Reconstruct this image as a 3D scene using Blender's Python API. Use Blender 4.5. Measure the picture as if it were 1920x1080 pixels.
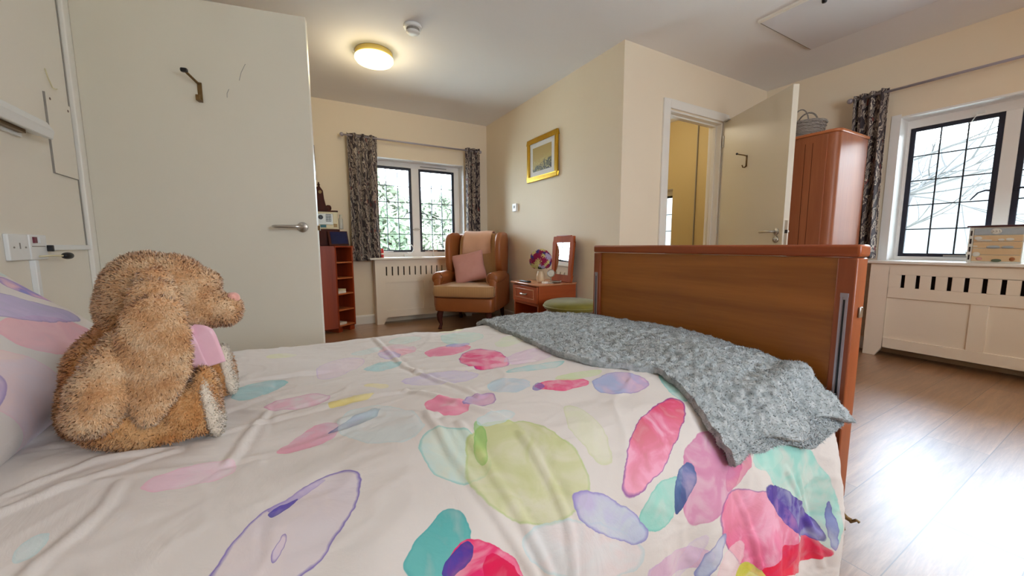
import bpy, math, random
import numpy as np
from mathutils import Vector, Matrix, noise
random.seed(7); rng = np.random.default_rng(7)
for o in list(bpy.data.objects): bpy.data.objects.remove(o)
S = bpy.context.scene; COL = S.collection

# ------------------------------------------------------------------ camera
F = 711.33; H = 0.9
RIGHT = np.array([0.8687884, -0.4951712, -0.0034831]); DOWN = np.array([-0.0578525, -0.0945127, -0.9938412]); FWD = np.array([0.4917924, 0.8636393, -0.1107585])
cd = bpy.data.cameras.new('camera'); cam = bpy.data.objects.new('camera', cd); COL.objects.link(cam); S.camera = cam
cd.sensor_width = 36; cd.lens = 36 * F / 1920; cd.clip_start = 0.02; cd.clip_end = 200
m = Matrix.Identity(4)
for i in range(3):
    m[i][0] = RIGHT[i]; m[i][1] = -DOWN[i]; m[i][2] = -FWD[i]
m[2][3] = H; cam.matrix_world = m
# ------------------------------------------------------------------ world and light
W = bpy.data.worlds.new('world'); S.world = W; W.use_nodes = True
wn = W.node_tree; wn.nodes.clear()
out = wn.nodes.new('ShaderNodeOutputWorld'); bg = wn.nodes.new('ShaderNodeBackground'); wn.links.new(bg.outputs[0], out.inputs[0])
tcw = wn.nodes.new('ShaderNodeTexCoord'); nz = wn.nodes.new('ShaderNodeTexNoise'); nz.inputs['Scale'].default_value = 1.6; nz.inputs['Detail'].default_value = 5
wn.links.new(tcw.outputs['Generated'], nz.inputs['Vector'])
rp = wn.nodes.new('ShaderNodeValToRGB'); rp.color_ramp.elements[0].position = .35; rp.color_ramp.elements[0].color = (.62, .80, 1, 1)
rp.color_ramp.elements[1].position = .65; rp.color_ramp.elements[1].color = (.88, .95, 1, 1)
wn.links.new(nz.outputs[0], rp.inputs[0]); wn.links.new(rp.outputs[0], bg.inputs[0]); bg.inputs[1].default_value = 15.0
S.view_settings.view_transform = 'Standard'; S.view_settings.look = 'None'; S.view_settings.gamma = 1; S.view_settings.use_curve_mapping = False
S.view_settings.exposure = 0.80
S.cycles.max_bounces = 8; S.cycles.diffuse_bounces = 5; S.cycles.glossy_bounces = 4; S.cycles.transmission_bounces = 6; S.cycles.transparent_max_bounces = 12
S.cycles.sample_clamp_indirect = 6; S.cycles.caustics_reflective = False; S.cycles.caustics_refractive = False
def area(name, loc, direction, sx, sy, power, color, portal=False):
    l = bpy.data.lights.new(name, 'AREA'); l.shape = 'RECTANGLE'; l.size = sx; l.size_y = sy; l.energy = power; l.color = color
    o = bpy.data.objects.new(name, l); COL.objects.link(o); o.location = loc
    o.rotation_euler = Vector(direction).to_track_quat('-Z', 'Y').to_euler()
    if portal: l.cycles.is_portal = True
    return o
area('daylight_portal', (1.35, 4.95, 1.34), (0, -1, 0), 1.15, 1.15, 1, (1, 1, 1), True)
area('daylight_portal', (4.60, .67, 1.34), (-1, 0, 0), 1.15, 1.15, 1, (1, 1, 1), True)
area('daylight_portal', (1.48, -2.35, 1.42), (0, 1, 0), 1.15, 1.1, 1, (1, 1, 1), True)  # portal of the added rear fill window
area('daylight_portal', (4.60, 3.55, 1.25), (-1, 0, 0), .55, .8, 1, (1, 1, 1), True)

# ------------------------------------------------------------------ maths helpers
def ray(x, y): return (x - 960) / F * RIGHT + (y - 540) / F * DOWN + FWD
def onz(x, y, z): r = ray(x, y); return r * ((z - H) / r[2]) + [0, 0, H]
def ony(x, y, Y): r = ray(x, y); return r * (Y / r[1]) + [0, 0, H]
def onx(x, y, X): r = ray(x, y); return r * (X / r[0]) + [0, 0, H]
def proj(P):
    P = np.asarray(P, float) - [0, 0, H]
    d = P @ FWD
    return np.stack([P @ RIGHT / d * F + 960, P @ DOWN / d * F + 540], -1)
def lin(c):
    c = [v / 255 for v in c]
    return tuple((v / 12.92 if v <= .04045 else ((v + .055) / 1.055) ** 2.4) for v in c) + (1,)

# ------------------------------------------------------------------ materials
def nmat(name):
    m = bpy.data.materials.new(name); m.use_nodes = True
    nt = m.node_tree; b = nt.nodes['Principled BSDF']
    return m, nt, b
def N(nt, t, **kw):
    n = nt.nodes.new(t)
    for k, v in kw.items():
        if k.startswith('_'): setattr(n, k[1:], v)
        else: n.inputs[k.replace('__', ' ')].default_value = v
    return n
def mat(name, col, rough=.6, metal=0, nscale=20, namp=.08, bump=.1, bscale=60, stretch=(1, 1, 1), sheen=0, spec=.5, emit=None, coat=0, coord='Object'):
    m, nt, b = nmat(name); L = nt.links
    tc = N(nt, 'ShaderNodeTexCoord'); mp = N(nt, 'ShaderNodeMapping'); mp.inputs['Scale'].default_value = stretch
    L.new(tc.outputs[coord], mp.inputs[0])
    n = N(nt, 'ShaderNodeTexNoise', Scale=nscale, Detail=4.0); L.new(mp.outputs[0], n.inputs['Vector'])
    c = lin(col); mx = N(nt, 'ShaderNodeMix', _data_type='RGBA')
    mx.inputs[6].default_value = tuple(v * (1 - namp) for v in c[:3]) + (1,); mx.inputs[7].default_value = tuple(min(1, v * (1 + namp)) for v in c[:3]) + (1,)
    L.new(n.outputs[0], mx.inputs[0]); L.new(mx.outputs[2], b.inputs['Base Color'])
    b.inputs['Roughness'].default_value = rough; b.inputs['Metallic'].default_value = metal; b.inputs['Specular IOR Level'].default_value = spec
    if bump:
        n2 = N(nt, 'ShaderNodeTexNoise', Scale=bscale, Detail=3.0); L.new(mp.outputs[0], n2.inputs['Vector'])
        bp = N(nt, 'ShaderNodeBump', Strength=bump, Distance=.003); L.new(n2.outputs[0], bp.inputs['Height']); L.new(bp.outputs[0], b.inputs['Normal'])
    if sheen: b.inputs['Sheen Weight'].default_value = sheen; b.inputs['Sheen Roughness'].default_value = .4
    if coat: b.inputs['Coat Weight'].default_value = coat; b.inputs['Coat Roughness'].default_value = .15
    if emit: b.inputs['Emission Color'].default_value = lin(emit[0]); b.inputs['Emission Strength'].default_value = emit[1]
    return m
def wood(name, c1, c2, axis='z', scale=9, rough=.35, coat=.25):
    coat *= .35; rough = max(rough, .2) + .06
    m, nt, b = nmat(name); L = nt.links
    tc = N(nt, 'ShaderNodeTexCoord'); mp = N(nt, 'ShaderNodeMapping')
    mp.inputs['Scale'].default_value = {'z': (1, 1, .06), 'x': (.06, 1, 1), 'y': (1, .06, 1)}[axis]
    L.new(tc.outputs['Object'], mp.inputs[0])
    n = N(nt, 'ShaderNodeTexNoise', Scale=scale, Detail=6.0, Distortion=.6); L.new(mp.outputs[0], n.inputs['Vector'])
    n2 = N(nt, 'ShaderNodeTexNoise', Scale=scale * 14, Detail=3.0); L.new(mp.outputs[0], n2.inputs['Vector'])
    ad = N(nt, 'ShaderNodeMath', _operation='MULTIPLY_ADD'); ad.inputs[1].default_value = .35; L.new(n2.outputs[0], ad.inputs[0]); L.new(n.outputs[0], ad.inputs[2])
    r = N(nt, 'ShaderNodeValToRGB'); r.color_ramp.elements[0].position = .45; r.color_ramp.elements[0].color = lin(c1); r.color_ramp.elements[1].position = .85; r.color_ramp.elements[1].color = lin(c2)
    L.new(ad.outputs[0], r.inputs[0]); L.new(r.outputs[0], b.inputs['Base Color'])
    b.inputs['Roughness'].default_value = rough; b.inputs['Coat Weight'].default_value = coat; b.inputs['Coat Roughness'].default_value = .2
    bp = N(nt, 'ShaderNodeBump', Strength=.06, Distance=.002); L.new(ad.outputs[0], bp.inputs['Height']); L.new(bp.outputs[0], b.inputs['Normal'])
    return m
M = {}
M['wall'] = mat('cream_wall_paint', (240, 225, 201), .75, nscale=3, namp=.02, bump=.12, bscale=120, spec=.25)
M['bath_wall'] = mat('yellow_wall_paint', (204, 182, 132), .6, nscale=3, namp=.02, bump=.05)
M['wall_pale'] = mat('window_lit_wall_paint', (238, 232, 220), .7, nscale=3, namp=.02, bump=.1, bscale=120, spec=.25)  # wall cream lightened for the window light falling on the left wall
M['ceiling'] = mat('white_ceiling_paint', (240, 240, 242), .85, nscale=2, namp=.02, bump=.1, bscale=100, spec=.2)
M['hatch'] = mat('pale_grey_hatch_paint', (222, 220, 224), .6, nscale=4, namp=.015, bump=.03)
M['door'] = mat('white_door_paint', (226, 219, 203), .38, nscale=4, namp=.015, bump=.03)
M['gloss'] = mat('white_gloss_paint', (240, 236, 228), .35, nscale=5, namp=.02, bump=.04)
M['cover'] = mat('cream_satin_paint', (240, 228, 210), .4, nscale=5, namp=.02, bump=.04)
M['recess'] = mat('white_reveal_paint', (242, 240, 238), .5, nscale=5, namp=.02, bump=.05)
M['plastic'] = mat('white_plastic', (238, 240, 240), .35, nscale=10, namp=.01, bump=0)
M['grey_line'] = mat('grey_shadow_gap', (150, 145, 138), .8, bump=0)
M['black'] = mat('black_plastic', (16, 15, 20), .35, nscale=20, namp=.1, bump=0)
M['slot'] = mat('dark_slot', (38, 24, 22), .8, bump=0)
M['iron'] = mat('black_painted_iron', (22, 24, 44), .4, nscale=30, namp=.1, bump=.1)
M['lead'] = mat('lead_strip', (40, 46, 52), .5, metal=.3, bump=.1)
M['chrome'] = mat('satin_chrome', (190, 186, 180), .28, metal=1, bump=0)
M['steel'] = mat('brushed_steel_pole', (176, 170, 180), .35, metal=.35, bump=0)
M['brass'] = mat('worn_brass', (120, 95, 60), .4, metal=.8, nscale=60, namp=.3, bump=.1)
M['bed_panel'] = wood('oak_veneer_panel', (150, 88, 32), (180, 112, 46), 'y', 7, .32, .3)
M['bed_rail'] = wood('cherry_wood_edging', (140, 62, 22), (166, 80, 32), 'y', 8, .3, .4)
M['bed_post'] = wood('cherry_wood_post', (138, 66, 32), (162, 84, 44), 'z', 8, .3, .4)
M['wardrobe'] = wood('cherry_wood_veneer', (146, 80, 48), (168, 100, 62), 'z', 7, .42, .15)
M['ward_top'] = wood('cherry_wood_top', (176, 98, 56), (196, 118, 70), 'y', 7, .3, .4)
M['shelf'] = wood('mahogany_veneer', (128, 44, 18), (158, 62, 26), 'z', 8, .3, .4)
M['shelf_edge'] = wood('light_shelf_edge', (176, 96, 54), (196, 116, 70), 'x', 8, .35, .3)
M['desk'] = wood('polished_red_brown_wood', (146, 62, 26), (176, 82, 38), 'x', 8, .25, .5)
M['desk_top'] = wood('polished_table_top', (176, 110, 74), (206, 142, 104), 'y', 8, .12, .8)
M['mirror_wood'] = wood('matt_red_brown_wood', (140, 62, 28), (172, 84, 40), 'z', 8, .6, 0); M['mirror_wood'].node_tree.nodes['Principled BSDF'].inputs['Specular IOR Level'].default_value = .15
M['darkwood'] = wood('dark_carved_wood', (48, 20, 14), (78, 34, 24), 'z', 10, .5, 0); M['darkwood'].node_tree.nodes['Principled BSDF'].inputs['Specular IOR Level'].default_value = .2
M['gold'] = mat('gilt_frame', (196, 152, 40), .32, metal=.75, nscale=30, namp=.2, bump=.15)
M['mount'] = mat('white_mount_card', (226, 224, 222), .8, bump=0)
M['leather'] = mat('tan_leather', (158, 92, 46), .42, nscale=8, namp=.14, bump=.25, bscale=140, coat=.1)
M['pinkcush'] = mat('dusty_pink_fabric', (206, 150, 142), .8, nscale=12, namp=.06, bump=.4, bscale=300, sheen=.3)
M['peach'] = mat('peach_cloth', (226, 178, 148), .85, nscale=12, namp=.06, bump=.3, bscale=260, sheen=.2)
M['green'] = mat('olive_green_velvet', (116, 108, 34), .8, nscale=14, namp=.25, bump=.3, bscale=150, sheen=.3)
M['satin'] = mat('pink_satin_ribbon', (238, 190, 204), .3, nscale=14, namp=.05, bump=.1, sheen=.3)
M['mattress'] = mat('blue_mattress_ticking', (80, 100, 150), .7, bump=.2)
M['metal_frame'] = mat('grey_bed_frame_metal', (92, 92, 98), .45, metal=.5, bump=0)
M['rubber'] = mat('dark_rubber', (34, 32, 34), .7, bump=.1)
M['navy'] = mat('navy_blue_glass', (14, 22, 72), .12, nscale=12, namp=.5, bump=0)
M['cream_metal'] = mat('cream_painted_metal', (224, 214, 176), .4, nscale=12, namp=.04, bump=0)
M['silver_panel'] = mat('silver_control_panel', (196, 196, 188), .35, metal=.2, bump=0)
M['teal'] = mat('teal_sticker', (40, 110, 120), .5, bump=0)
M['red'] = mat('red_printed_tin', (200, 50, 50), .35, nscale=60, namp=.5, bump=0)
M['white_paper'] = mat('white_paper', (232, 226, 214), .8, bump=.05)
M['vase'] = mat('cream_glazed_ceramic', (222, 196, 160), .25, nscale=10, namp=.06, bump=0)
M['mag'] = mat('magenta_petals', (176, 24, 84), .6, nscale=60, namp=.25, bump=.2)
M['pur'] = mat('violet_petals', (84, 62, 146), .6, nscale=60, namp=.25, bump=.2)
M['crm'] = mat('cream_yellow_petals', (228, 214, 140), .6, nscale=60, namp=.12, bump=.2)
M['lil'] = mat('pale_lilac_petals', (206, 190, 222), .6, nscale=60, namp=.1, bump=.2)
M['leafd'] = mat('dark_green_leaf', (34, 62, 36), .6, bump=.1)
M['grass'] = mat('light_bounce_grass', (222, 224, 212), .9, nscale=4, namp=.2, bump=.3)  # albedo raised so the ground bounces daylight up to the ceiling
M['hedge'] = mat('evergreen_leaves', (98, 112, 90), .8, nscale=9, namp=.35, bump=.2)
M['hedge2'] = mat('yellow_green_leaves', (118, 124, 104), .8, nscale=9, namp=.3, bump=.2)
M['bark'] = mat('grey_brown_bark', (48, 46, 44), .9, nscale=12, namp=.3, bump=.5)
M['hill'] = mat('hazy_hillside', (58, 58, 54), .95, nscale=1.2, namp=.3, bump=.3)
M['plate'] = mat('switch_rocker_burgundy', (120, 50, 66), .4, bump=0)
M['box_wood'] = wood('pale_painted_slats', (206, 176, 134), (226, 200, 160), 'y', 9, .6, 0)
M['box_white'] = mat('white_distressed_paint', (222, 222, 214), .6, nscale=40, namp=.12, bump=.2)
M['box_blue'] = mat('faded_blue_grey_paint', (170, 182, 190), .6, nscale=40, namp=.15, bump=.2)
M['box_lid'] = mat('dark_maroon_lid', (66, 26, 34), .4, bump=0)
M['footpad'] = mat('cream_foot_plush', (236, 222, 204), .9, nscale=40, namp=.05, bump=.4, bscale=300, sheen=.6)
M['nose'] = mat('pink_nose_plush', (232, 170, 158), .8, nscale=40, namp=.05, bump=.3, bscale=300, sheen=.5)
M['socket_screw'] = mat('screw_head', (130, 110, 96), .4, metal=.8, bump=0)

def wicker_mat(name, c1, c2, sc):
    m, nt, b = nmat(name); L = nt.links
    tc = N(nt, 'ShaderNodeTexCoord'); w = N(nt, 'ShaderNodeTexWave', Scale=sc, Distortion=2.5, Detail=2.0); w.bands_direction = 'Z'
    L.new(tc.outputs['Object'], w.inputs[0])
    mx = N(nt, 'ShaderNodeMix', _data_type='RGBA'); mx.inputs[6].default_value = lin(c1); mx.inputs[7].default_value = lin(c2)
    L.new(w.outputs[1], mx.inputs[0]); L.new(mx.outputs[2], b.inputs['Base Color']); b.inputs['Roughness'].default_value = .7
    bp = N(nt, 'ShaderNodeBump', Strength=.6, Distance=.005); L.new(w.outputs[1], bp.inputs['Height']); L.new(bp.outputs[0], b.inputs['Normal'])
    return m
M['wicker'] = wicker_mat('golden_wicker', (110, 70, 34), (186, 138, 80), 60)
M['wicker_grey'] = wicker_mat('grey_white_willow', (70, 60, 54), (206, 196, 186), 50)

def stripe_mat():
    m, nt, b = nmat('tan_corduroy_stripe'); L = nt.links
    tc = N(nt, 'ShaderNodeTexCoord'); w = N(nt, 'ShaderNodeTexWave', Scale=26.0, Distortion=.3); w.bands_direction = 'X'
    L.new(tc.outputs['Object'], w.inputs[0])
    mx = N(nt, 'ShaderNodeMix', _data_type='RGBA'); mx.inputs[6].default_value = lin((172, 126, 78)); mx.inputs[7].default_value = lin((204, 162, 112))
    L.new(w.outputs[1], mx.inputs[0]); L.new(mx.outputs[2], b.inputs['Base Color']); b.inputs['Roughness'].default_value = .75; b.inputs['Sheen Weight'].default_value = .2
    bp = N(nt, 'ShaderNodeBump', Strength=.3, Distance=.002); L.new(w.outputs[1], bp.inputs['Height']); L.new(bp.outputs[0], b.inputs['Normal'])
    return m
M['stripe'] = stripe_mat()

def floor_mat():
    m, nt, b = nmat('wood_plank_vinyl'); L = nt.links
    tc = N(nt, 'ShaderNodeTexCoord'); mp = N(nt, 'ShaderNodeMapping'); mp.inputs['Location'].default_value = (-.55, -.322 + .192 * 10, 0)
    L.new(tc.outputs['Object'], mp.inputs[0])
    br = N(nt, 'ShaderNodeTexBrick', Scale=1.0); br.offset = .37; br.offset_frequency = 2; br.squash = 1
    br.inputs['Brick Width'].default_value = 1.22; br.inputs['Row Height'].default_value = .192; br.inputs['Mortar Size'].default_value = .0016; br.inputs['Mortar Smooth'].default_value = .2
    br.inputs['Color1'].default_value = (0, 0, 0, 1); br.inputs['Color2'].default_value = (1, 1, 1, 1); br.inputs['Mortar'].default_value = (.5, .5, .5, 1)
    L.new(mp.outputs[0], br.inputs['Vector'])
    mp2 = N(nt, 'ShaderNodeMapping'); mp2.inputs['Scale'].default_value = (1.2, 14, 1); L.new(tc.outputs['Object'], mp2.inputs[0])
    off = N(nt, 'ShaderNodeVectorMath', _operation='ADD'); sc = N(nt, 'ShaderNodeVectorMath', _operation='SCALE'); sc.inputs['Scale'].default_value = 7
    L.new(br.outputs['Color'], sc.inputs[0]); L.new(mp2.outputs[0], off.inputs[0]); L.new(sc.outputs[0], off.inputs[1])
    n = N(nt, 'ShaderNodeTexNoise', Scale=2.4, Detail=7.0, Roughness=.6, Distortion=.7); L.new(off.outputs[0], n.inputs['Vector'])
    n2 = N(nt, 'ShaderNodeTexNoise', Scale=16.0, Detail=5.0, Roughness=.7, Distortion=.3); L.new(off.outputs[0], n2.inputs['Vector'])
    r = N(nt, 'ShaderNodeValToRGB'); r.color_ramp.elements[0].position = .3; r.color_ramp.elements[0].color = lin((150, 104, 66)); r.color_ramp.elements[1].position = .7; r.color_ramp.elements[1].color = lin((196, 150, 108))
    L.new(n.outputs[0], r.inputs[0])
    g = N(nt, 'ShaderNodeMix', _data_type='RGBA', _blend_type='MULTIPLY'); g.inputs[0].default_value = .5
    r2 = N(nt, 'ShaderNodeValToRGB'); r2.color_ramp.elements[0].position = .35; r2.color_ramp.elements[0].color = (.62, .6, .58, 1); r2.color_ramp.elements[1].position = .6; r2.color_ramp.elements[1].color = (1, 1, 1, 1)
    L.new(n2.outputs[0], r2.inputs[0]); L.new(r.outputs[0], g.inputs[6]); L.new(r2.outputs[0], g.inputs[7])
    v = N(nt, 'ShaderNodeMix', _data_type='RGBA', _blend_type='MULTIPLY'); v.inputs[0].default_value = .25; L.new(g.outputs[2], v.inputs[6]); L.new(br.outputs['Color'], v.inputs[7])
    k = N(nt, 'ShaderNodeMix', _data_type='RGBA'); L.new(br.outputs['Fac'], k.inputs[0]); L.new(v.outputs[2], k.inputs[6]); k.inputs[7].default_value = lin((96, 66, 44))
    L.new(k.outputs[2], b.inputs['Base Color']); b.inputs['Roughness'].default_value = .36; b.inputs['Specular IOR Level'].default_value = .8
    b.inputs['Coat Weight'].default_value = 1.0; b.inputs['Coat Roughness'].default_value = .38; b.inputs['Coat IOR'].default_value = 1.65
    ad = N(nt, 'ShaderNodeMath', _operation='SUBTRACT'); L.new(n2.outputs[0], ad.inputs[0]); L.new(br.outputs['Fac'], ad.inputs[1])
    bp = N(nt, 'ShaderNodeBump', Strength=.22, Distance=.002); L.new(ad.outputs[0], bp.inputs['Height']); L.new(bp.outputs[0], b.inputs['Normal'])
    return m
M['floor'] = floor_mat()

def glass_mat(name, tint=(1, 1, 1, 1), refl=.06):
    m, nt, b = nmat(name); L = nt.links; nt.nodes.remove(b); o = nt.nodes['Material Output']
    t = N(nt, 'ShaderNodeBsdfTransparent'); t.inputs[0].default_value = tint
    g = N(nt, 'ShaderNodeBsdfGlossy', Roughness=.03); fr = N(nt, 'ShaderNodeFresnel', IOR=1.45)
    mx = N(nt, 'ShaderNodeMixShader'); L.new(fr.outputs[0], mx.inputs[0]); L.new(t.outputs[0], mx.inputs[1]); L.new(g.outputs[0], mx.inputs[2]); L.new(mx.outputs[0], o.inputs[0])
    return m
M['glass'] = glass_mat('clear_window_glass', (.97, .99, 1, 1))
def mirror_mat():
    m, nt, b = nmat('mirror_glass'); b.inputs['Metallic'].default_value = 1; b.inputs['Roughness'].default_value = .02; b.inputs['Base Color'].default_value = (.9, .92, .92, 1); return m
M['mirror'] = mirror_mat()
def lamp_mat():
    m, nt, b = nmat('glowing_lamp_diffuser'); b.inputs['Base Color'].default_value = (.9, .88, .7, 1); b.inputs['Roughness'].default_value = .4
    b.inputs['Emission Color'].default_value = (1, .86, .42, 1); b.inputs['Emission Strength'].default_value = 1.5
    return m
M['lamp'] = lamp_mat()
def fill_globe_mat():
    m, nt, b = nmat('fill_lamp_globe'); b.inputs['Base Color'].default_value = (.9, .9, .88, 1)
    b.inputs['Emission Color'].default_value = (1, .92, .82, 1); b.inputs['Emission Strength'].default_value = 26
    return m
M['globe'] = fill_globe_mat()  # glow of the unseen fill lamp added behind the camera
M['lamp_rim'] = mat('yellowed_lamp_rim', (226, 196, 104), .45, bump=0)

def curtain_mat():
    m, nt, b = nmat('patterned_curtain_fabric'); L = nt.links
    tc = N(nt, 'ShaderNodeTexCoord'); n0 = N(nt, 'ShaderNodeTexNoise', Scale=9.0, Detail=2.0); L.new(tc.outputs['UV'], n0.inputs['Vector'])
    s = N(nt, 'ShaderNodeVectorMath', _operation='SCALE'); s.inputs['Scale'].default_value = .22; L.new(n0.outputs['Color'], s.inputs[0])
    a = N(nt, 'ShaderNodeVectorMath', _operation='ADD'); L.new(tc.outputs['UV'], a.inputs[0]); L.new(s.outputs[0], a.inputs[1])
    w = N(nt, 'ShaderNodeTexWave', Scale=4.2, Distortion=7.0, Detail=1.5, **{'Detail__Scale': 1.3}); w.bands_direction = 'DIAGONAL'; L.new(a.outputs[0], w.inputs[0])
    w2 = N(nt, 'ShaderNodeTexWave', Scale=12.0, Distortion=5.0, Detail=1.0); w2.bands_direction = 'X'; L.new(a.outputs[0], w2.inputs[0])
    r = N(nt, 'ShaderNodeValToRGB'); r.color_ramp.interpolation = 'CONSTANT'
    e = r.color_ramp.elements; e[0].position = 0; e[0].color = lin((62, 52, 56)); e[1].position = .3; e[1].color = lin((150, 134, 128))
    x = e.new(.48); x.color = lin((226, 214, 196)); x = e.new(.74); x.color = lin((96, 82, 84)); x = e.new(.88); x.color = lin((180, 164, 150))
    L.new(w.outputs[1], r.inputs[0])
    g = N(nt, 'ShaderNodeMath', _operation='GREATER_THAN'); g.inputs[1].default_value = .8; L.new(w2.outputs[1], g.inputs[0])
    mx = N(nt, 'ShaderNodeMix', _data_type='RGBA'); mx.inputs[7].default_value = lin((66, 54, 60)); L.new(g.outputs[0], mx.inputs[0]); L.new(r.outputs[0], mx.inputs[6])
    n3 = N(nt, 'ShaderNodeTexNoise', Scale=9.0, Detail=1.0); L.new(tc.outputs['UV'], n3.inputs['Vector'])
    g2 = N(nt, 'ShaderNodeMath', _operation='GREATER_THAN'); g2.inputs[1].default_value = .7; L.new(n3.outputs[0], g2.inputs[0])
    m2 = N(nt, 'ShaderNodeMix', _data_type='RGBA'); m2.inputs[7].default_value = lin((132, 62, 56)); L.new(g2.outputs[0], m2.inputs[0]); L.new(mx.outputs[2], m2.inputs[6])
    L.new(m2.outputs[2], b.inputs['Base Color']); b.inputs['Roughness'].default_value = .7; b.inputs['Sheen Weight'].default_value = .2
    tr = N(nt, 'ShaderNodeBsdfTranslucent'); L.new(m2.outputs[2], tr.inputs[0]); ms = N(nt, 'ShaderNodeMixShader'); ms.inputs[0].default_value = .12
    o = nt.nodes['Material Output']; L.new(b.outputs[0], ms.inputs[1]); L.new(tr.outputs[0], ms.inputs[2]); L.new(ms.outputs[0], o.inputs[0])
    return m
M['curtain'] = curtain_mat()
def fur_mat(name, c1, c2, c3, sc=30, rough=.85):
    m, nt, b = nmat(name); L = nt.links
    tc = N(nt, 'ShaderNodeTexCoord'); n = N(nt, 'ShaderNodeTexNoise', Scale=float(sc), Detail=4.0); L.new(tc.outputs['Object'], n.inputs['Vector'])
    n2 = N(nt, 'ShaderNodeTexNoise', Scale=sc * 9.0, Detail=3.0); L.new(tc.outputs['Object'], n2.inputs['Vector'])
    ad = N(nt, 'ShaderNodeMath', _operation='MULTIPLY_ADD'); ad.inputs[1].default_value = .6; L.new(n2.outputs[0], ad.inputs[0]); L.new(n.outputs[0], ad.inputs[2])
    r = N(nt, 'ShaderNodeValToRGB'); e = r.color_ramp.elements; e[0].position = .55; e[0].color = lin(c1); e[1].position = .95; e[1].color = lin(c3); x = e.new(.76); x.color = lin(c2)
    L.new(ad.outputs[0], r.inputs[0]); L.new(r.outputs[0], b.inputs['Base Color']); b.inputs['Roughness'].default_value = rough
    b.inputs['Sheen Weight'].default_value = .35; b.inputs['Sheen Roughness'].default_value = .5; b.inputs['Specular IOR Level'].default_value = .2
    return m
M['fur'] = fur_mat('caramel_plush_fur', (196, 128, 70), (220, 160, 100), (236, 188, 134), 26)
M['fur_pale'] = fur_mat('pale_caramel_plush_fur', (212, 154, 104), (232, 184, 136), (246, 212, 172), 26)
M['sherpa'] = fur_mat('grey_sherpa_fleece', (142, 151, 155), (168, 176, 180), (196, 202, 205), 60)

# ------------------------------------------------------------------ mesh builder
class MB:
    def __init__(s): s.v = []; s.f = []; s.uv = None
    def add(s, v, f):
        k = len(s.v); s.v += [tuple(p) for p in v]; s.f += [tuple(i + k for i in q) for q in f]; return s
    def box(s, a, b, R=None):
        x0, y0, z0 = a; x1, y1, z1 = b
        v = [(x0, y0, z0), (x1, y0, z0), (x1, y1, z0), (x0, y1, z0), (x0, y0, z1), (x1, y0, z1), (x1, y1, z1), (x0, y1, z1)]
        if R is not None: v = [tuple(R @ Vector(p)) for p in v]
        return s.add(v, [(0, 3, 2, 1), (4, 5, 6, 7), (0, 1, 5, 4), (1, 2, 6, 5), (2, 3, 7, 6), (3, 0, 4, 7)])
    def tube(s, pts, r, n=10, cap=True):
        pts = [Vector(p) for p in pts]; rs = r if isinstance(r, (list, tuple)) else [r] * len(pts)
        base = len(s.v); up = None; vs = []
        for i, p in enumerate(pts):
            t = (pts[min(i + 1, len(pts) - 1)] - pts[max(i - 1, 0)]).normalized()
            if up is None: up = t.orthogonal().normalized()
            else: up = (up - t * up.dot(t)).normalized()
            w = t.cross(up)
            for k in range(n):
                a = 2 * math.pi * k / n; vs.append(p + (up * math.cos(a) + w * math.sin(a)) * rs[i])
        fs = []
        for i in range(len(pts) - 1):
            for k in range(n): fs.append((i * n + k, i * n + (k + 1) % n, (i + 1) * n + (k + 1) % n, (i + 1) * n + k))
        if cap: fs.append(tuple(reversed(range(n)))); fs.append(tuple(range((len(pts) - 1) * n, len(pts) * n)))
        return s.add(vs, fs)
    def lathe(s, prof, c=(0, 0, 0), n=28, axis='z'):
        vs = []; c = Vector(c)
        for r, z in prof:
            for k in range(n):
                a = 2 * math.pi * k / n
                p = {'z': (r * math.cos(a), r * math.sin(a), z), 'x': (z, r * math.cos(a), r * math.sin(a)), 'y': (r * math.sin(a), z, r * math.cos(a))}[axis]
                vs.append(Vector(p) + c)
        fs = [(i * n + k, i * n + (k + 1) % n, (i + 1) * n + (k + 1) % n, (i + 1) * n + k) for i in range(len(prof) - 1) for k in range(n)]
        fs.append(tuple(reversed(range(n)))); fs.append(tuple(range((len(prof) - 1) * n, len(prof) * n)))
        return s.add(vs, fs)
    def grid(s, P):   # P: (a,b,3)
        a, b = P.shape[:2]; i = np.arange(a * b).reshape(a, b)
        f = np.stack([i[:-1, :-1], i[1:, :-1], i[1:, 1:], i[:-1, 1:]], -1).reshape(-1, 4)
        return s.add(P.reshape(-1, 3).tolist(), f.tolist())
    def prism(s, poly, z0, z1, R=None):   # poly in xy
        n = len(poly); v = [(x, y, z0) for x, y in poly] + [(x, y, z1) for x, y in poly]
        if R is not None: v = [tuple(R @ Vector(p)) for p in v]
        return s.add(v, [tuple(reversed(range(n))), tuple(range(n, 2 * n))] + [(i, (i + 1) % n, n + (i + 1) % n, n + i) for i in range(n)])
    def superq(s, c, r, e=(1, 1), n=(24, 16), R=None):
        vs = []; nu, nv = n
        sp = lambda x, p: math.copysign(abs(x) ** p, x)
        for j in range(nv + 1):
            ph = -math.pi / 2 + math.pi * j / nv
            for i in range(nu):
                th = 2 * math.pi * i / nu
                p = Vector((r[0] * sp(math.cos(ph), e[0]) * sp(math.cos(th), e[1]), r[1] * sp(math.cos(ph), e[0]) * sp(math.sin(th), e[1]), r[2] * sp(math.sin(ph), e[0])))
                if R is not None: p = R @ p
                vs.append(p + Vector(c))
        fs = [(j * nu + i, j * nu + (i + 1) % nu, (j + 1) * nu + (i + 1) % nu, (j + 1) * nu + i) for j in range(nv) for i in range(nu)]
        return s.add(vs, fs)
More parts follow.
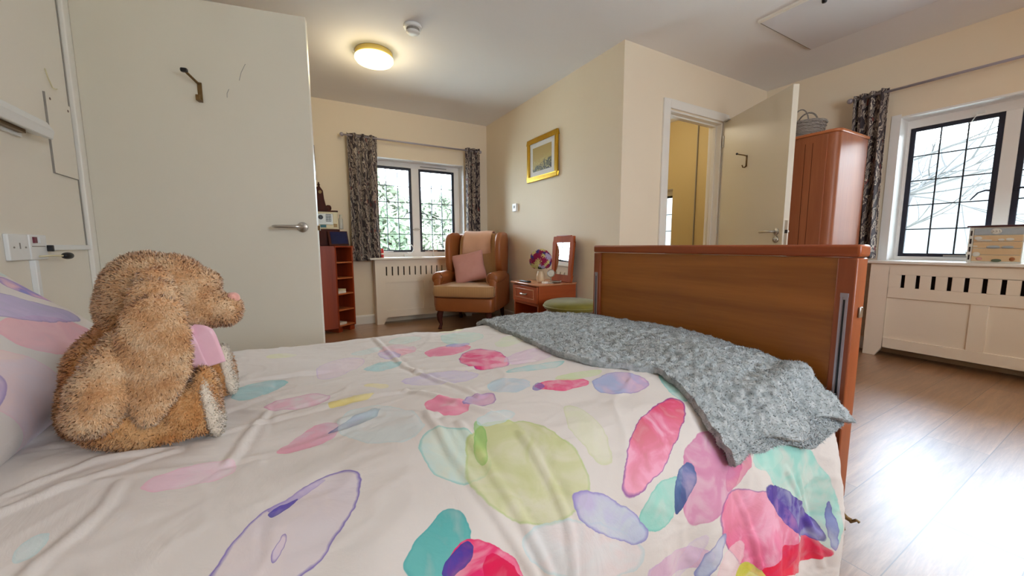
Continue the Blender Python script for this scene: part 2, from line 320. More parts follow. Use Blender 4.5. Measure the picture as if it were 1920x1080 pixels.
def rawmesh(name, v, f):
    me = bpy.data.meshes.new(name); v = np.asarray(v, np.float32)
    if isinstance(f, np.ndarray):
        me.vertices.add(len(v)); me.vertices.foreach_set('co', v.ravel()); n, k = f.shape
        me.loops.add(n * k); me.loops.foreach_set('vertex_index', f.astype(np.int32).ravel()); me.polygons.add(n)
        me.polygons.foreach_set('loop_start', np.arange(0, n * k, k, dtype=np.int32)); me.polygons.foreach_set('loop_total', np.full(n, k, np.int32)); me.update(calc_edges=True)
    else: me.from_pydata([tuple(map(float, p)) for p in v], [], f)
    return me
def obj(name, mb, mt, parent=None, bev=0, smooth=False, world=True, seg=2, solid=0, sub=0, label=None):
    if isinstance(mb, MB):
        me = rawmesh(name, mb.v, mb.f)
        import bmesh
        bm = bmesh.new(); bm.from_mesh(me); bmesh.ops.remove_doubles(bm, verts=bm.verts, dist=1e-6); bmesh.ops.recalc_face_normals(bm, faces=bm.faces); bm.to_mesh(me); bm.free()
    else: me = mb
    o = bpy.data.objects.new(name, me); COL.objects.link(o); me.materials.append(M[mt] if isinstance(mt, str) else mt)
    if smooth or bev:
        me.polygons.foreach_set('use_smooth', [True] * len(me.polygons))
        if not smooth or bev:
            try: me.set_sharp_from_angle(angle=math.radians(38))
            except Exception: pass
    if parent is not None:
        o.parent = parent
        if world:
            mw = Matrix.Identity(4); p = parent; chain = []
            while p is not None: chain.append(p); p = p.parent
            for p in reversed(chain): mw = mw @ Matrix.LocRotScale(p.location, p.rotation_euler, p.scale)
            me.transform(mw.inverted())
    if solid: md = o.modifiers.new('thickness', 'SOLIDIFY'); md.thickness = solid; md.offset = 0
    if bev: md = o.modifiers.new('bevel', 'BEVEL'); md.width = bev; md.segments = seg; md.limit_method = 'ANGLE'; md.angle_limit = math.radians(40); md.harden_normals = False
    if sub: md = o.modifiers.new('subdivision', 'SUBSURF'); md.levels = sub; md.render_levels = sub
    if label: o['label'] = label
    return o
def thing(name, label, cat, loc=(0, 0, 0), rz=0, group=None):
    o = bpy.data.objects.new(name, None); COL.objects.link(o); o.location = loc; o.rotation_euler = (0, 0, rz); o['label'] = label; o['category'] = cat; o.empty_display_size = .05
    if group: o['group'] = group
    return o
def tag(o, label, cat, group=None, kind=None):
    o['label'] = label; o['category'] = cat
    if group: o['group'] = group
    if kind: o['kind'] = kind
    return o
def struct(name, mb, mt, **k):
    o = obj(name, mb, mt, **k); o['kind'] = 'structure'; return o
def sroot(name, loc=(0, 0, 0), rz=0):
    o = bpy.data.objects.new(name, None); COL.objects.link(o); o.location = loc; o.rotation_euler = (0, 0, rz); o['kind'] = 'structure'; return o
def B(a, b, R=None): return MB().box(a, b, R)

# ------------------------------------------------------------------ room shell
YA, XB, YD, XC, XE, YR, ZC = 4.64, 2.265, 2.235, 4.27, -.8, -2.0, 2.45
struct('floor', B((-2.1, YR - .3, -.12), (XC + .3, YA + .3, 0)), 'floor')
struct('ceiling', B((-2.1, YR - .3, ZC), (XC + .3, YA + .3, ZC + .1)), 'ceiling')
def wall_x(name, X0, X1, y0, y1, holes, mt='wall'):      # wall in a plane of constant x; holes (ya,yb,za,zb)
    mb = MB(); ys = sorted({y0, y1, *[h[0] for h in holes], *[h[1] for h in holes]})
    for a, b in zip(ys[:-1], ys[1:]):
        hs = [h for h in holes if h[0] <= a + 1e-6 and h[1] >= b - 1e-6]
        if not hs: mb.box((X0, a, 0), (X1, b, ZC)); continue
        h = hs[0]
        if h[2] > 0: mb.box((X0, a, 0), (X1, b, h[2]))
        if h[3] < ZC: mb.box((X0, a, h[3]), (X1, b, ZC))
    return struct(name, mb, mt)
def wall_y(name, Y0, Y1, x0, x1, holes, mt='wall'):
    mb = MB(); xs = sorted({x0, x1, *[h[0] for h in holes], *[h[1] for h in holes]})
    for a, b in zip(xs[:-1], xs[1:]):
        hs = [h for h in holes if h[0] <= a + 1e-6 and h[1] >= b - 1e-6]
        if not hs: mb.box((a, Y0, 0), (b, Y1, ZC)); continue
        h = hs[0]
        if h[2] > 0: mb.box((a, Y0, 0), (b, Y1, h[2]))
        if h[3] < ZC: mb.box((a, Y0, h[3]), (b, Y1, ZC))
    return struct(name, mb, mt)
wall_y('wall_far', YA, YA + .32, XE, XC + .32, [(.765, 1.935, .765, 1.918)])
wall_x('wall_right', XC, XC + .32, YR, YA, [(.10, 1.24, .77, 1.912), (3.30, 3.82, .80, 1.62)])
wall_x('wall_inner', XB, XB + .1, YD + .13, YA, [])
wall_y('wall_front', YD, YD + .13, XB, XC, [(2.80, 3.55, 0, 2.035)])
wall_x('wall_left', XE - .15, XE, YR, YA, [(2.475, 3.40, 0, 2.06)], 'wall_pale')
wall_y('wall_rear', YR - .32, YR, XE, XC + .32, [(.9, 2.06, .85, 2.0)])  # opening is for the added fill window
wall_x('wall_corridor', -2.1, -2.0, YR, YA, [])
wall_y('wall_corridor_end', YA, YA + .1, -2.0, XE, [])
wall_y('wall_corridor_near', YR - .1, YR, -2.0, XE, [])
# yellow lining of the bathroom behind the inner door
struct('wall_bathroom_back', B((XB + .101, 3.92, 0), (XC, 3.98, ZC)), 'bath_wall')
wall_x('wall_bathroom_right', XC - .012, XC - .0005, YD + .131, 3.92, [(3.30, 3.82, .80, 1.62)], 'bath_wall')
struct('wall_bathroom_left', B((XB + .1005, YD + .131, 0), (XB + .112, 3.92, ZC)), 'bath_wall')
struct('trim_1', B((XC - .03, 2.968, 0), (XC - .0125, 2.976, ZC)), 'grey_line')
# skirting
def skirt(name, a, b, n):
    a, b = Vector(a), Vector(b); n = Vector(n); mb = MB()
    prof = [(0, 0), (.016, 0), (.016, .085), (.011, .098), (0, .104)]
    v = [tuple(p + n * d + Vector((0, 0, z))) for p in (a, b) for d, z in prof]; k = len(prof)
    mb.add(v, [(i, (i + 1) % k, k + (i + 1) % k, k + i) for i in range(k)] + [tuple(range(k)), tuple(range(2 * k - 1, k - 1, -1))])
    return struct(name, mb, 'gloss')
skirt('baseboard_far', (XE, YA, 0), (.775, YA, 0), (0, -1, 0))
skirt('baseboard_far_corner', (1.955, YA, 0), (XB, YA, 0), (0, -1, 0))
skirt('baseboard_inner', (XB, YA, 0), (XB, YD, 0), (-1, 0, 0))
skirt('baseboard_front', (XB, YD, 0), (2.72, YD, 0), (0, -1, 0))
skirt('baseboard_right', (XC, YD, 0), (XC, 1.24, 0), (-1, 0, 0))

# windows: black iron casements with leaded panes in a white frame
def casement(parent, horizontal, a0, a1, z0, z1, d, sgn, rows=5, cols=3, side=1):
    """sash in plane coordinate d; horizontal axis 'x' or 'y'; sgn = direction into the room"""
    def P(a, dd, z): return (a, d + sgn * dd, z) if horizontal == 'x' else (d + sgn * dd, a, z)
    def bx(mb, a, b, dd0, dd1, za, zb):
        p, q = P(a, dd0, za), P(b, dd1, zb); mb.box(tuple(min(x, y) for x, y in zip(p, q)), tuple(max(x, y) for x, y in zip(p, q)))
    f = MB(); w = .03
    bx(f, a0, a0 + w, 0, .022, z0, z1); bx(f, a1 - w, a1, 0, .022, z0, z1); bx(f, a0 + w, a1 - w, 0, .022, z0, z0 + w); bx(f, a0 + w, a1 - w, 0, .022, z1 - w, z1)
    fo = obj('sash_frame', f, 'iron', parent, bev=.002)
    g = MB(); bx(g, a0 + w - .003, a1 - w + .003, .008, .012, z0 + w - .003, z1 - w + .003); obj('pane', g, 'glass', parent)
    l = MB()
    for i in range(1, cols): c = a0 + w + (a1 - a0 - 2 * w) * i / cols; bx(l, c - .0045, c + .0045, .005, .016, z0 + w, z1 - w)
    for i in range(1, rows): c = z0 + w + (z1 - z0 - 2 * w) * i / rows; bx(l, a0 + w, a1 - w, .0055, .0155, c - .0045, c + .0045)
    obj('lead_bars', l, 'lead', parent)
    # cockspur handle near the mullion side and a stay at the bottom
    hm = MB(); ha = a1 - .015 if side > 0 else a0 + .015; dr = -1 if side > 0 else 1; zh = z0 + (z1 - z0) * .47
    hm.tube([P(ha, .022, zh), P(ha, .045, zh)], .007, 8)
    hm.tube([P(ha, .042, zh), P(ha + dr * .03, .046, zh + .006), P(ha + dr * .065, .046, zh - .008), P(ha + dr * .10, .046, zh - .06)], [.008, .007, .006, .004], 8)
    obj('casement_handle', hm, 'iron', parent, smooth=True)
    st = MB(); bx(st, a0 + .06, a0 + .22, .024, .034, z0 + .008, z0 + .018); st.tube([P(a0 + .10, .03, z0 + .015), P(a0 + .10, .03, z0 + .045)], .006, 8)
    obj('window_stay', st, 'chrome', parent)
def white_frame(parent, horizontal, a0, a1, z0, z1, d, sgn, sashes):
    def P(a, dd, z): return (a, d + sgn * dd, z) if horizontal == 'x' else (d + sgn * dd, a, z)
    mb = MB()
    def bx(a, b, za, zb, dd0=-.05, dd1=.035):
        p, q = P(a, dd0, za), P(b, dd1, zb); mb.box(tuple(min(x, y) for x, y in zip(p, q)), tuple(max(x, y) for x, y in zip(p, q)))
    bx(a0, a1, z0, sashes[0][2]); bx(a0, a1, sashes[0][3], z1)
    edges = [a0] + [v for s_ in sashes for v in s_[:2]] + [a1]
    for i in range(0, len(edges), 2): bx(edges[i], edges[i + 1], sashes[0][2], sashes[0][3])
    return obj('window_frame', mb, 'recess', parent, bev=.004)
w1 = sroot('window_1', (1.35, YA, .765)); s1 = [(.837, 1.305, .822, 1.855), (1.398, 1.866, .822, 1.855)]
white_frame(w1, 'x', .765, 1.935, .765, 1.918, YA + .2, -1, s1)
casement(w1, 'x', *s1[0], YA + .2, -1, side=1); casement(w1, 'x', *s1[1], YA + .2, -1, side=-1)
obj('catch', MB().box((1.325, YA + .16, 1.09), (1.378, YA + .166, 1.125)).tube([(1.30, YA + .16, 1.105), (1.40, YA + .16, 1.108)], .006, 8), 'chrome', w1)
obj('trickle_vent', B((1.42, YA + .155, 1.878), (1.76, YA + .166, 1.886)), 'grey_line', w1)
w2 = sroot('window_2', (XC, .67, .77)); s2 = [(.705, 1.188, .797, 1.838), (.150, .632, .797, 1.838)]
s2r = [(.150, .632, .797, 1.838), (.705, 1.188, .797, 1.838)]
white_frame(w2, 'y', .10, 1.24, .77, 1.912, XC + .2, -1, s2r)
casement(w2, 'y', *s2r[1], XC + .2, -1, side=-1); casement(w2, 'y', *s2r[0], XC + .2, -1, side=1)
obj('alarm_contact', MB().box((XC + .15, .80, 1.852), (XC + .166, .86, 1.872)).tube([(XC + .15, .83, 1.86), (XC + .145, .86, 1.80), (XC + .16, .90, 1.79)], .003, 6), 'plastic', w2)
w3 = sroot('window_3', (XC, 3.56, .80))
white_frame(w3, 'y', 3.30, 3.82, .80, 1.62, XC + .18, -1, [(3.34, 3.78, .84, 1.56)])
casement(w3, 'y', 3.34, 3.78, .84, 1.56, XC + .18, -1, rows=3, cols=2)
w4 = sroot('fill_window', (1.6, YR, .55))  # unseen rear window, added to let in fill daylight
s4 = [(.96, 1.45, .91, 1.94), (1.51, 2.0, .91, 1.94)]
white_frame(w4, 'x', .9, 2.06, .85, 2.0, YR - .2, 1, s4)
for s_ in s4: casement(w4, 'x', *s_, YR - .2, 1, rows=5, cols=3)
struct('trim_8', MB().box((.765, YA + .001, .765), (.770, YA + .15, 1.918)).box((1.930, YA + .001, .765), (1.935, YA + .15, 1.918)).box((.770, YA + .001, 1.912), (1.930, YA + .15, 1.918)), 'recess')
struct('trim_9', MB().box((XC - .003, 1.205, .772), (XC + .165, 1.24, 1.912)).box((XC + .001, .10, .772), (XC + .165, .106, 1.912)).box((XC - .003, .106, 1.9), (XC + .165, 1.24, 1.914)).box((XC - .004, 1.205, .772), (XC - .0005, 1.262, 1.93)), 'recess')
struct('trim_2', B((.72, YA - .19, .745), (1.985, YA + .17, .768)), 'gloss', bev=.006)
struct('trim_3', B((XC - .225, .05, .748), (XC + .17, 1.262, .771)), 'gloss', bev=.006)

# door linings and architraves
def door_trim(name, parts): 
    mb = MB()
    for a, b in parts: mb.box(a, b)
    return struct(name, mb, 'gloss', bev=.004)
door_trim('trim_4', [((2.715, YD - .018, 0), (2.795, YD, 2.11)), ((3.555, YD - .018, 0), (3.62, YD, 2.11)), ((2.795, YD - .018, 2.04), (3.555, YD, 2.11))])
door_trim('trim_5', [((2.80, YD, 0), (2.815, YD + .13, 2.035)), ((3.535, YD, 0), (3.55, YD + .13, 2.035)), ((2.815, YD, 2.02), (3.535, YD + .13, 2.035)), ((2.815, YD + .05, 0), (2.828, YD + .085, 2.02)), ((3.522, YD + .05, 0), (3.535, YD + .085, 2.02)), ((2.828, YD + .05, 2.007), (3.522, YD + .085, 2.02))])
door_trim('trim_6', [((XE, 2.405, 0), (XE + .018, 2.47, 2.12)), ((XE, 3.405, 0), (XE + .018, 3.47, 2.12)), ((XE, 2.47, 2.062), (XE + .018, 3.405, 2.12)), ((XE - .15, 2.475, 0), (XE, 2.487, 2.06)), ((XE - .15, 3.388, 0), (XE, 3.40, 2.06)), ((XE - .15, 2.487, 2.048), (XE, 3.388, 2.06))])
struct('trim_7', B((XE, 2.396, .895), (XE + .003, 2.3995, 1.95)), 'grey_line')

# doors
def lever(parent, c, ax, out_, length, keyhole=False):
    """lever handle: c rose centre, ax unit vector along lever, out_ unit vector off the leaf"""
    c, ax, out_ = Vector(c), Vector(ax), Vector(out_)
    up = Vector((0, 0, 1)); Rm = Matrix((ax, up, out_)).transposed()
    h = bpy.data.objects.new('door_handle', None)
    mb = MB(); t = MB().lathe([(0, 0), (.026, 0), (.026, .006), (.023, .009), (.01, .009), (.009, .012)], n=24)
    mb.add([c + Rm @ Vector(p) for p in t.v], t.f)
    pts = [c + out_ * .008, c + out_ * .045, c + out_ * .055 + ax * .012, c + out_ * .056 + ax * .03, c + out_ * .056 + ax * length * .9, c + out_ * .052 + ax * length]
    mb.tube(pts, [.009, .009, .0095, .0095, .009, .007], 12)
    o = obj('door_handle', mb, 'chrome', parent, smooth=True)
    if keyhole:
        mb = MB(); c2 = c - up * .06
        mb.add([c2 + Rm @ Vector(p) for p in t.v], t.f); mb.box(*[tuple(x) for x in (c2 + out_ * .009 - Vector((.006, .006, .012)), c2 + out_ * .02 + Vector((.006, .006, .012)))])
        obj('privacy_turn', mb, 'chrome', parent, smooth=True)
dj = Vector((-.782, 2.4546, 0)); dv = Vector((.11 + .782, 2.28 - 2.4546, 0)); Ld = dv.length; dv.normalize(); dn = Vector((dv.y, -dv.x, 0))   # dn faces the camera
ang1 = math.atan2(dv.y, dv.x)
d1 = sroot('door_1', dj, ang1)
obj('door_leaf', B((0, 0, .008), (Ld, .044, 2.04)), 'door', d1, world=False, bev=.002)
obj('edge_strip', B((Ld - .0005, .001, .008), (Ld + .0015, .043, 2.04)), 'gloss', d1, world=False)
lv = MB()
lever(d1, dj + dv * (Ld - .068) + Vector((0, 0, 1.0)) + dn * .0, -dv, dn, .125)
obj('latch_bolt', B((Ld, .014, .985), (Ld + .012, .03, 1.01)), 'brass', d1, world=False)
hk = MB(); Q = lambda x, y, z: (x, y, z)
hx = (Vector((-.346, 2.369, 0)) - dj).dot(dv); hz = 1.58
hk.tube([(hx + .002, -.004, hz + .085), (hx - .004, -.012, hz + .085), (hx - .03, -.055, hz + .115)], .006, 8)
hk.box((hx - .008, -.006, hz + .0), (hx + .010, 0, hz + .09)); hk.box((hx - .008, -.03, hz), (hx + .010, -.002, hz + .006)); hk.box((hx - .008, -.034, hz), (hx + .010, -.028, hz + .026))
co = obj('coat_hook', hk, 'brass', d1, world=False, bev=.0015)
obj('hook_tip', MB().superq((hx - .032, -.058, hz + .117), (.013, .008, .008), (.5, .5)), 'black', co, world=True) if False else None
tip = MB().superq((hx - .033, -.058, hz + .118), (.014, .009, .009), (.5, .5), (12, 8)); obj('hook_tip', tip, 'black', co, world=False)
sm = MB()
for (x1_, z1_, x2_, z2_) in ((.607, 1.70, .638, 1.78), (.552, 1.615, .562, 1.655)): sm.tube([(x1_, -.0005, z1_), ((x1_ + x2_) / 2 - .004, -.0005, (z1_ + z2_) / 2), (x2_, -.0005, z2_)], .0012, 5)
obj('scratch', sm, 'grey_line', d1, world=False)
for z in (.25, 1.05, 1.86):
    h = MB().box((-.012, -.004, z - .05), (.0, .006, z + .05)); h.tube([(-.006, -.008, z - .05), (-.006, -.008, z + .05)], .006, 10)
    obj('hinge', h, 'gloss', d1, world=False)
hj = Vector((3.545, 2.213, 0)); hv = Vector((3.157 - 3.545, 1.478 - 2.213, 0)); L2 = hv.length; hv.normalize()
ang2 = math.atan2(hv.y, hv.x); d2 = sroot('door_2', hj, ang2)
# local x along leaf, local y = left of it; camera side is on local -y ... leaf thickness on +y (away from camera)
cam_side = Vector((-hv.y, hv.x, 0)); sgn = 1 if cam_side.dot(Vector((0, 0, 0)) - hj) > 0 else -1
obj('door_leaf', B((0, min(0, -sgn * .044), .008), (L2, max(0, -sgn * .044), 2.04)), 'door', d2, world=False, bev=.002)
cs = cam_side * sgn
lever(d2, hj + hv * (L2 - .065) + Vector((0, 0, 1.0)), -hv, cs, .12, True)
lever(d2, hj + hv * (L2 - .065) + Vector((0, 0, 1.0)) - cs * .044, -hv, -cs, .12)
obj('lock_plate', MB().box((L2, -sgn * .032 if sgn > 0 else .012, .87), (L2 + .002, -sgn * .012 if sgn > 0 else .032, 1.08)), 'chrome', d2, world=False)
obj('latch_bolt', MB().box((L2 + .002, -.028 if sgn > 0 else .016, .985), (L2 + .012, -.016 if sgn > 0 else .028, 1.01)), 'black', d2, world=False)
hx2 = .35; hk = MB(); ys = sgn
def yy(a, b): return (min(a * ys, b * ys), max(a * ys, b * ys))
def bxx(mb, x0, x1, a, b, z0, z1): lo, hi = yy(a, b); mb.box((x0, lo, z0), (x1, hi, z1))
bxx(hk, hx2 + .0, hx2 + .014, 0, .005, 1.56, 1.655)
hk.tube([(hx2 + .007, ys * .004, 1.65), (hx2 + .004, ys * .03, 1.657), (hx2 - .01, ys * .075, 1.668)], .005, 8)
hk.tube([(hx2 + .007, ys * .004, 1.57), (hx2 + .007, ys * .014, 1.555), (hx2 + .006, ys * .03, 1.556), (hx2 + .005, ys * .038, 1.575)], .005, 8)
ck = obj('coat_hook', hk, 'brass', d2, world=False, smooth=True)
obj('hook_tip', MB().superq((hx2 - .01, ys * .078, 1.67), (.009, .009, .009), (1, 1), (12, 8)), 'black', ck, world=False)
for z in (.25, 1.86):
    obj('hinge', MB().tube([(0, ys * .004, z - .05), (0, ys * .004, z + .05)], .006, 10), 'chrome', d2, world=False)
obj('door_closer', MB().box((.02, (.002 if ys > 0 else -.022), 2.028), (.09, (.022 if ys > 0 else -.002), 2.038)), 'chrome', d2, world=False)

# loft hatch
t = thing('loft_hatch', 'flush white loft hatch in the ceiling near the inner door', 'hatch', (3.28, 1.2, ZC - .02))
hy0, hy1, hx0, hx1 = .85, 1.607, 2.885, 3.65
obj('hatch_panel', B((hx0 + .03, hy0 + .03, ZC - .014), (hx1 - .006, hy1 - .006, ZC - .002)), 'hatch', t, bev=.002)
obj('hatch_trim', MB().box((hx0, hy0, ZC - .018), (hx0 + .026, hy1, ZC)).box((hx0 + .026, hy0, ZC - .018), (hx1, hy0 + .026, ZC)), 'gloss', t, bev=.003)
obj('hatch_gap', MB().box((hx1 - .006, hy0 + .03, ZC - .010), (hx1 + .002, hy1, ZC)).box((hx0 + .03, hy1 - .006, ZC - .010), (hx1 - .006, hy1 + .002, ZC)).box((hx0+.024, hy0+.03, ZC - .006), (hx0 + .03, hy1, ZC)), 'grey_line', t)
obj('hatch_catch', MB().lathe([(0, -.034), (.012, -.034), (.014, -.026), (.014, -.012), (0, -.012)], (2.99, 1.26, ZC), 16), 'black', t, smooth=True)
# ceiling lamp and smoke detector
lc = (.645, 3.36)
t = thing('ceiling_light', 'round flush ceiling light with glowing yellow diffuser', 'light', (*lc, ZC - .085))
obj('lamp_rim', MB().lathe([(0, 0), (0.1379, 0), (0.1424, -0.006), (0.1424, -0.036), (0.1335, -0.042), (0, -0.042)], (*lc, ZC), 48), 'lamp_rim', t, smooth=True)
obj('diffuser', MB().lathe([(0.1379, -0.04), (0.1477, -0.046), (0.1495, -0.062), (0.1379, -0.078), (0.1068, -0.088), (0.0534, -0.092), (0.00089, -0.093)], (*lc, ZC), 48), 'lamp', t, smooth=True)
pl = bpy.data.lights.new('ceiling_bulb_light', 'POINT'); pl.energy = 5; pl.color = (1, .82, .5); pl.shadow_soft_size = .12
plo = bpy.data.objects.new('ceiling_bulb_light', pl); COL.objects.link(plo); plo.location = (*lc, ZC - .17)
sc_ = (.818, 2.845)
t = thing('smoke_detector', 'small round white smoke detector on the ceiling', 'detector', (*sc_, ZC - .05))
obj('detector_base', MB().lathe([(0, 0), (0.0625, 0), (0.065, -0.0046), (0.0625, -0.0161), (0.055, -0.0207), (0, -0.0207)], (*sc_, ZC), 32), 'plastic', t, smooth=True)
obj('detector_vents', MB().lathe([(0, -0.0207), (0.045, -0.0207), (0.045, -0.0391), (0, -0.0391)], (*sc_, ZC), 24), 'grey_line', t)
obj('detector_cap', MB().lathe([(0, -0.0391), (0.0475, -0.0391), (0.0475, -0.0437), (0.0375, -0.0529), (0.0125, -0.0575), (0.00125, -0.0575)], (*sc_, ZC), 32), 'plastic', t, smooth=True)
# unseen pendant globe added behind the camera as main fill light
lc2 = (1.9, -1.0)
t = thing('fill_lamp', 'added white globe fill lamp hanging behind the camera, out of view', 'light', (*lc2, 1.7))
obj('ceiling_rose', MB().lathe([(0, 0), (.05, 0), (.05, -.02), (0, -.03)], (*lc2, ZC), 24), 'plastic', t, smooth=True)
obj('cord', MB().tube([(*lc2, ZC - .02), (*lc2, 1.99)], .004, 8), 'plastic', t)
obj('globe', MB().superq((*lc2, 1.85), (.14, .14, .14), (1, 1), (32, 20)), 'globe', t, smooth=True)
lc3 = (3.3, 3.1)  # unseen bathroom lamp, added to light the space past the doorway
t = thing('ceiling_light', 'added small round bathroom fill light, out of view', 'light', (*lc3, ZC - .085))
obj('lamp_rim', MB().lathe([(.0, 0), (.12, 0), (.12, -.036), (0, -.042)], (*lc3, ZC), 32), 'lamp_rim', t, smooth=True)
obj('diffuser', MB().lathe([(.11, -.040), (.12, -.062), (.09, -.088), (.001, -.093)], (*lc3, ZC), 32), 'lamp', t, smooth=True)
bath_fill = bpy.data.lights.new('ceiling_bulb_light', 'POINT'); bath_fill.energy = 6; bath_fill.color = (1, .9, .7); bath_fill.shadow_soft_size = .12
o = bpy.data.objects.new('ceiling_bulb_light', bath_fill); COL.objects.link(o); o.location = (*lc3, ZC - .2)

# ------------------------------------------------------------------ radiator covers
def cover(name, label, a0, a1, front, back, horiz, slots, panels, top=.747):
    """front/back plane coordinates; horiz axis"""
    loc = ((a0 + a1) / 2, front, 0) if horiz == 'x' else (front, (a0 + a1) / 2, 0)
    t = thing(name, label, 'radiator cover', loc)
    s = 1 if back > front else -1
    def bx(mb, a, b, d0, d1, z0, z1):
        p, q = ((a, front + s * d0, z0), (b, front + s * d1, z1)) if horiz == 'x' else ((front + s * d0, a, z0), (front + s * d1, b, z1))
        mb.box(tuple(min(x, y) for x, y in zip(p, q)), tuple(max(x, y) for x, y in zip(p, q)))
    D = abs(back - front)
    mb = MB()
    # shaped legs
    leg = .075
    for (x0, x1, sl) in ((a0, a0 + .115, 1), (a1 - .115, a1, -1)):
        bx(mb, x0, x1, 0, .02, .075, top)
        xa, xb = (x0, x0 + leg) if sl > 0 else (x1 - leg, x1)
        poly = [(x0, .075), (x1, .075), (xb if sl > 0 else x1, 0), (xa if sl < 0 else x0, 0)]
        v = []
        for d in (0, .02):
            for a, z in poly: v.append((a, front + s * d, z) if horiz == 'x' else (front + s * d, a, z))
        mb.add(v, [(0, 1, 2, 3), (7, 6, 5, 4), (0, 4, 5, 1), (1, 5, 6, 2), (2, 6, 7, 3), (3, 7, 4, 0)])
    bx(mb, a0 + .115, a1 - .115, 0, .02, .665, top); bx(mb, a0 + .115, a1 - .115, 0, .02, .482, .562); bx(mb, a0 + .115, a1 - .115, 0, .02, .075, .157)
    # slats between slots
    lo, hi, pitch, wd = slots; c = lo; e0 = a0 + .115
    while c < hi:
        bx(mb, e0, c - wd / 2, 0, .02, .562, .665); e0 = c + wd / 2; c += pitch
    bx(mb, e0, a1 - .115, 0, .02, .562, .665)
    for a, b in panels['stiles']: bx(mb, a, b, 0, .02, .157, .482)
    obj('front_frame', mb, 'cover', t, bev=.0025)
    mb = MB(); bx(mb, a0 + .10, a1 - .10, .012, .02, .15, .49); obj('recessed_panel', mb, 'cover', t)
    for q0, q1 in ((a0, a0 + .018), (a1 - .018, a1)): mb = MB(); bx(mb, q0, q1, .02, D, 0, top); obj('end_panel', mb, 'cover', t)
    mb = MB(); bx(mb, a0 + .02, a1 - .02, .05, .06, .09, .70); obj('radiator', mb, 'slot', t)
    return t
cover('radiator_cover', 'cream slatted radiator cover beneath the far window behind the armchair', .777, 1.955, 4.49, YA, 'x', (.901, 1.84, .0665, .015), {'stiles': [(1.33, 1.40)]})
t = cover('radiator_cover', 'cream panelled radiator cover beneath the right-hand window', .055, 1.239, 4.07, XC, 'y', (.155, 1.12, .0808, .023), {'stiles': [(.607, .690)]})
# the row of slots is laid out from the near end so that the last sits at y = 1.106

# ------------------------------------------------------------------ curtains and poles
def curtain(name, label, a0, a1, z0, z1, d, horiz, folds, amp, wid, flare=0.0, seed=0, group=None):
    nu, nv = 160, 60; U = np.linspace(0, 1, nu); V = np.linspace(0, 1, nv); P = np.zeros((nu, nv, 3)); uv = np.zeros((nu, nv, 2))
    r2 = np.random.default_rng(seed); ph = r2.uniform(0, 6, 4)
    for j, v in enumerate(V):
        z = z1 + (z0 - z1) * v
        wv = 1 - .06 * math.sin(v * 3.1)
        uu = U + .012 * np.sin(U * 17 + ph[0] + v * 2)
        a = (a0 + a1) / 2 + (uu - .5) * (a1 - a0) * wv + flare * v * (a1 - a0)
        am = amp * (.75 + .35 * v)
        dd = am * np.sin(U * folds * 2 * math.pi + ph[1] + .5 * math.sin(v * 3 + ph[2])) + .3 * am * np.sin(U * folds * 4.3 * math.pi + ph[3] + v * 2.5)
        if horiz == 'x': P[:, j] = np.stack([a, d + dd, np.full(nu, z)], 1)
        else: P[:, j] = np.stack([d + dd, a, np.full(nu, z)], 1)
        uv[:, j] = np.stack([U * wid, np.full(nu, z)], 1)
    mb = MB().grid(P); me = rawmesh(name, mb.v, mb.f); l = me.uv_layers.new(name='UVMap'); li = np.zeros(len(me.loops), int); me.loops.foreach_get('vertex_index', li)
    l.data.foreach_set('uv', uv.reshape(-1, 2)[li].ravel().astype(np.float32))
    o = obj(name, me, 'curtain', smooth=True, solid=.004); tag(o, label, 'curtain', group); return o
curtain('curtain', 'dark patterned curtain at the left side of the far window', .553, .862, .735, 2.11, YA - .105, 'x', 3.4, .032, 1.0, seed=1)
curtain('curtain', 'dark patterned curtain behind the armchair at the right side of far window', 1.925, 2.105, .76, 2.118, YA - .105, 'x', 2.6, .030, .8, seed=2)
curtain('curtain', 'long dark patterned curtain between the wardrobe and the right-hand window', 1.262, 1.482, .785, 2.135, XC - .11, 'y', 3.5, .030, 1.0, flare=-.06, seed=3)
def pole(label, horiz, a0, a1, d, z, wall):
    P = lambda a, dd=d, zz=z: (a, dd, zz) if horiz == 'x' else (dd, a, zz)
    t = thing('curtain_pole', label, 'curtain pole', P((a0 + a1) / 2))
    obj('pole', MB().tube([P(a0), P(a1)], .0095, 14), 'steel', t, smooth=True)
    for a, s in ((a0, -1), (a1, 1)):
        obj('finial', MB().superq(P(a + s * .016), (.021, .021, .021), (1, 1), (16, 10)), 'steel', t, smooth=True)
    for a in (a0 + .05, a1 - .05):
        b = MB(); b.tube([P(a), P(a, wall)], .006, 8)
        obj('bracket', b, 'steel', t)
pole('grey metal curtain pole above the far window', 'x', .52, 2.105, YA - .105, 2.085, YA)
pole('grey metal curtain pole above the right-hand window', 'y', -.10, 1.49, XC - .11, 2.105, XC)

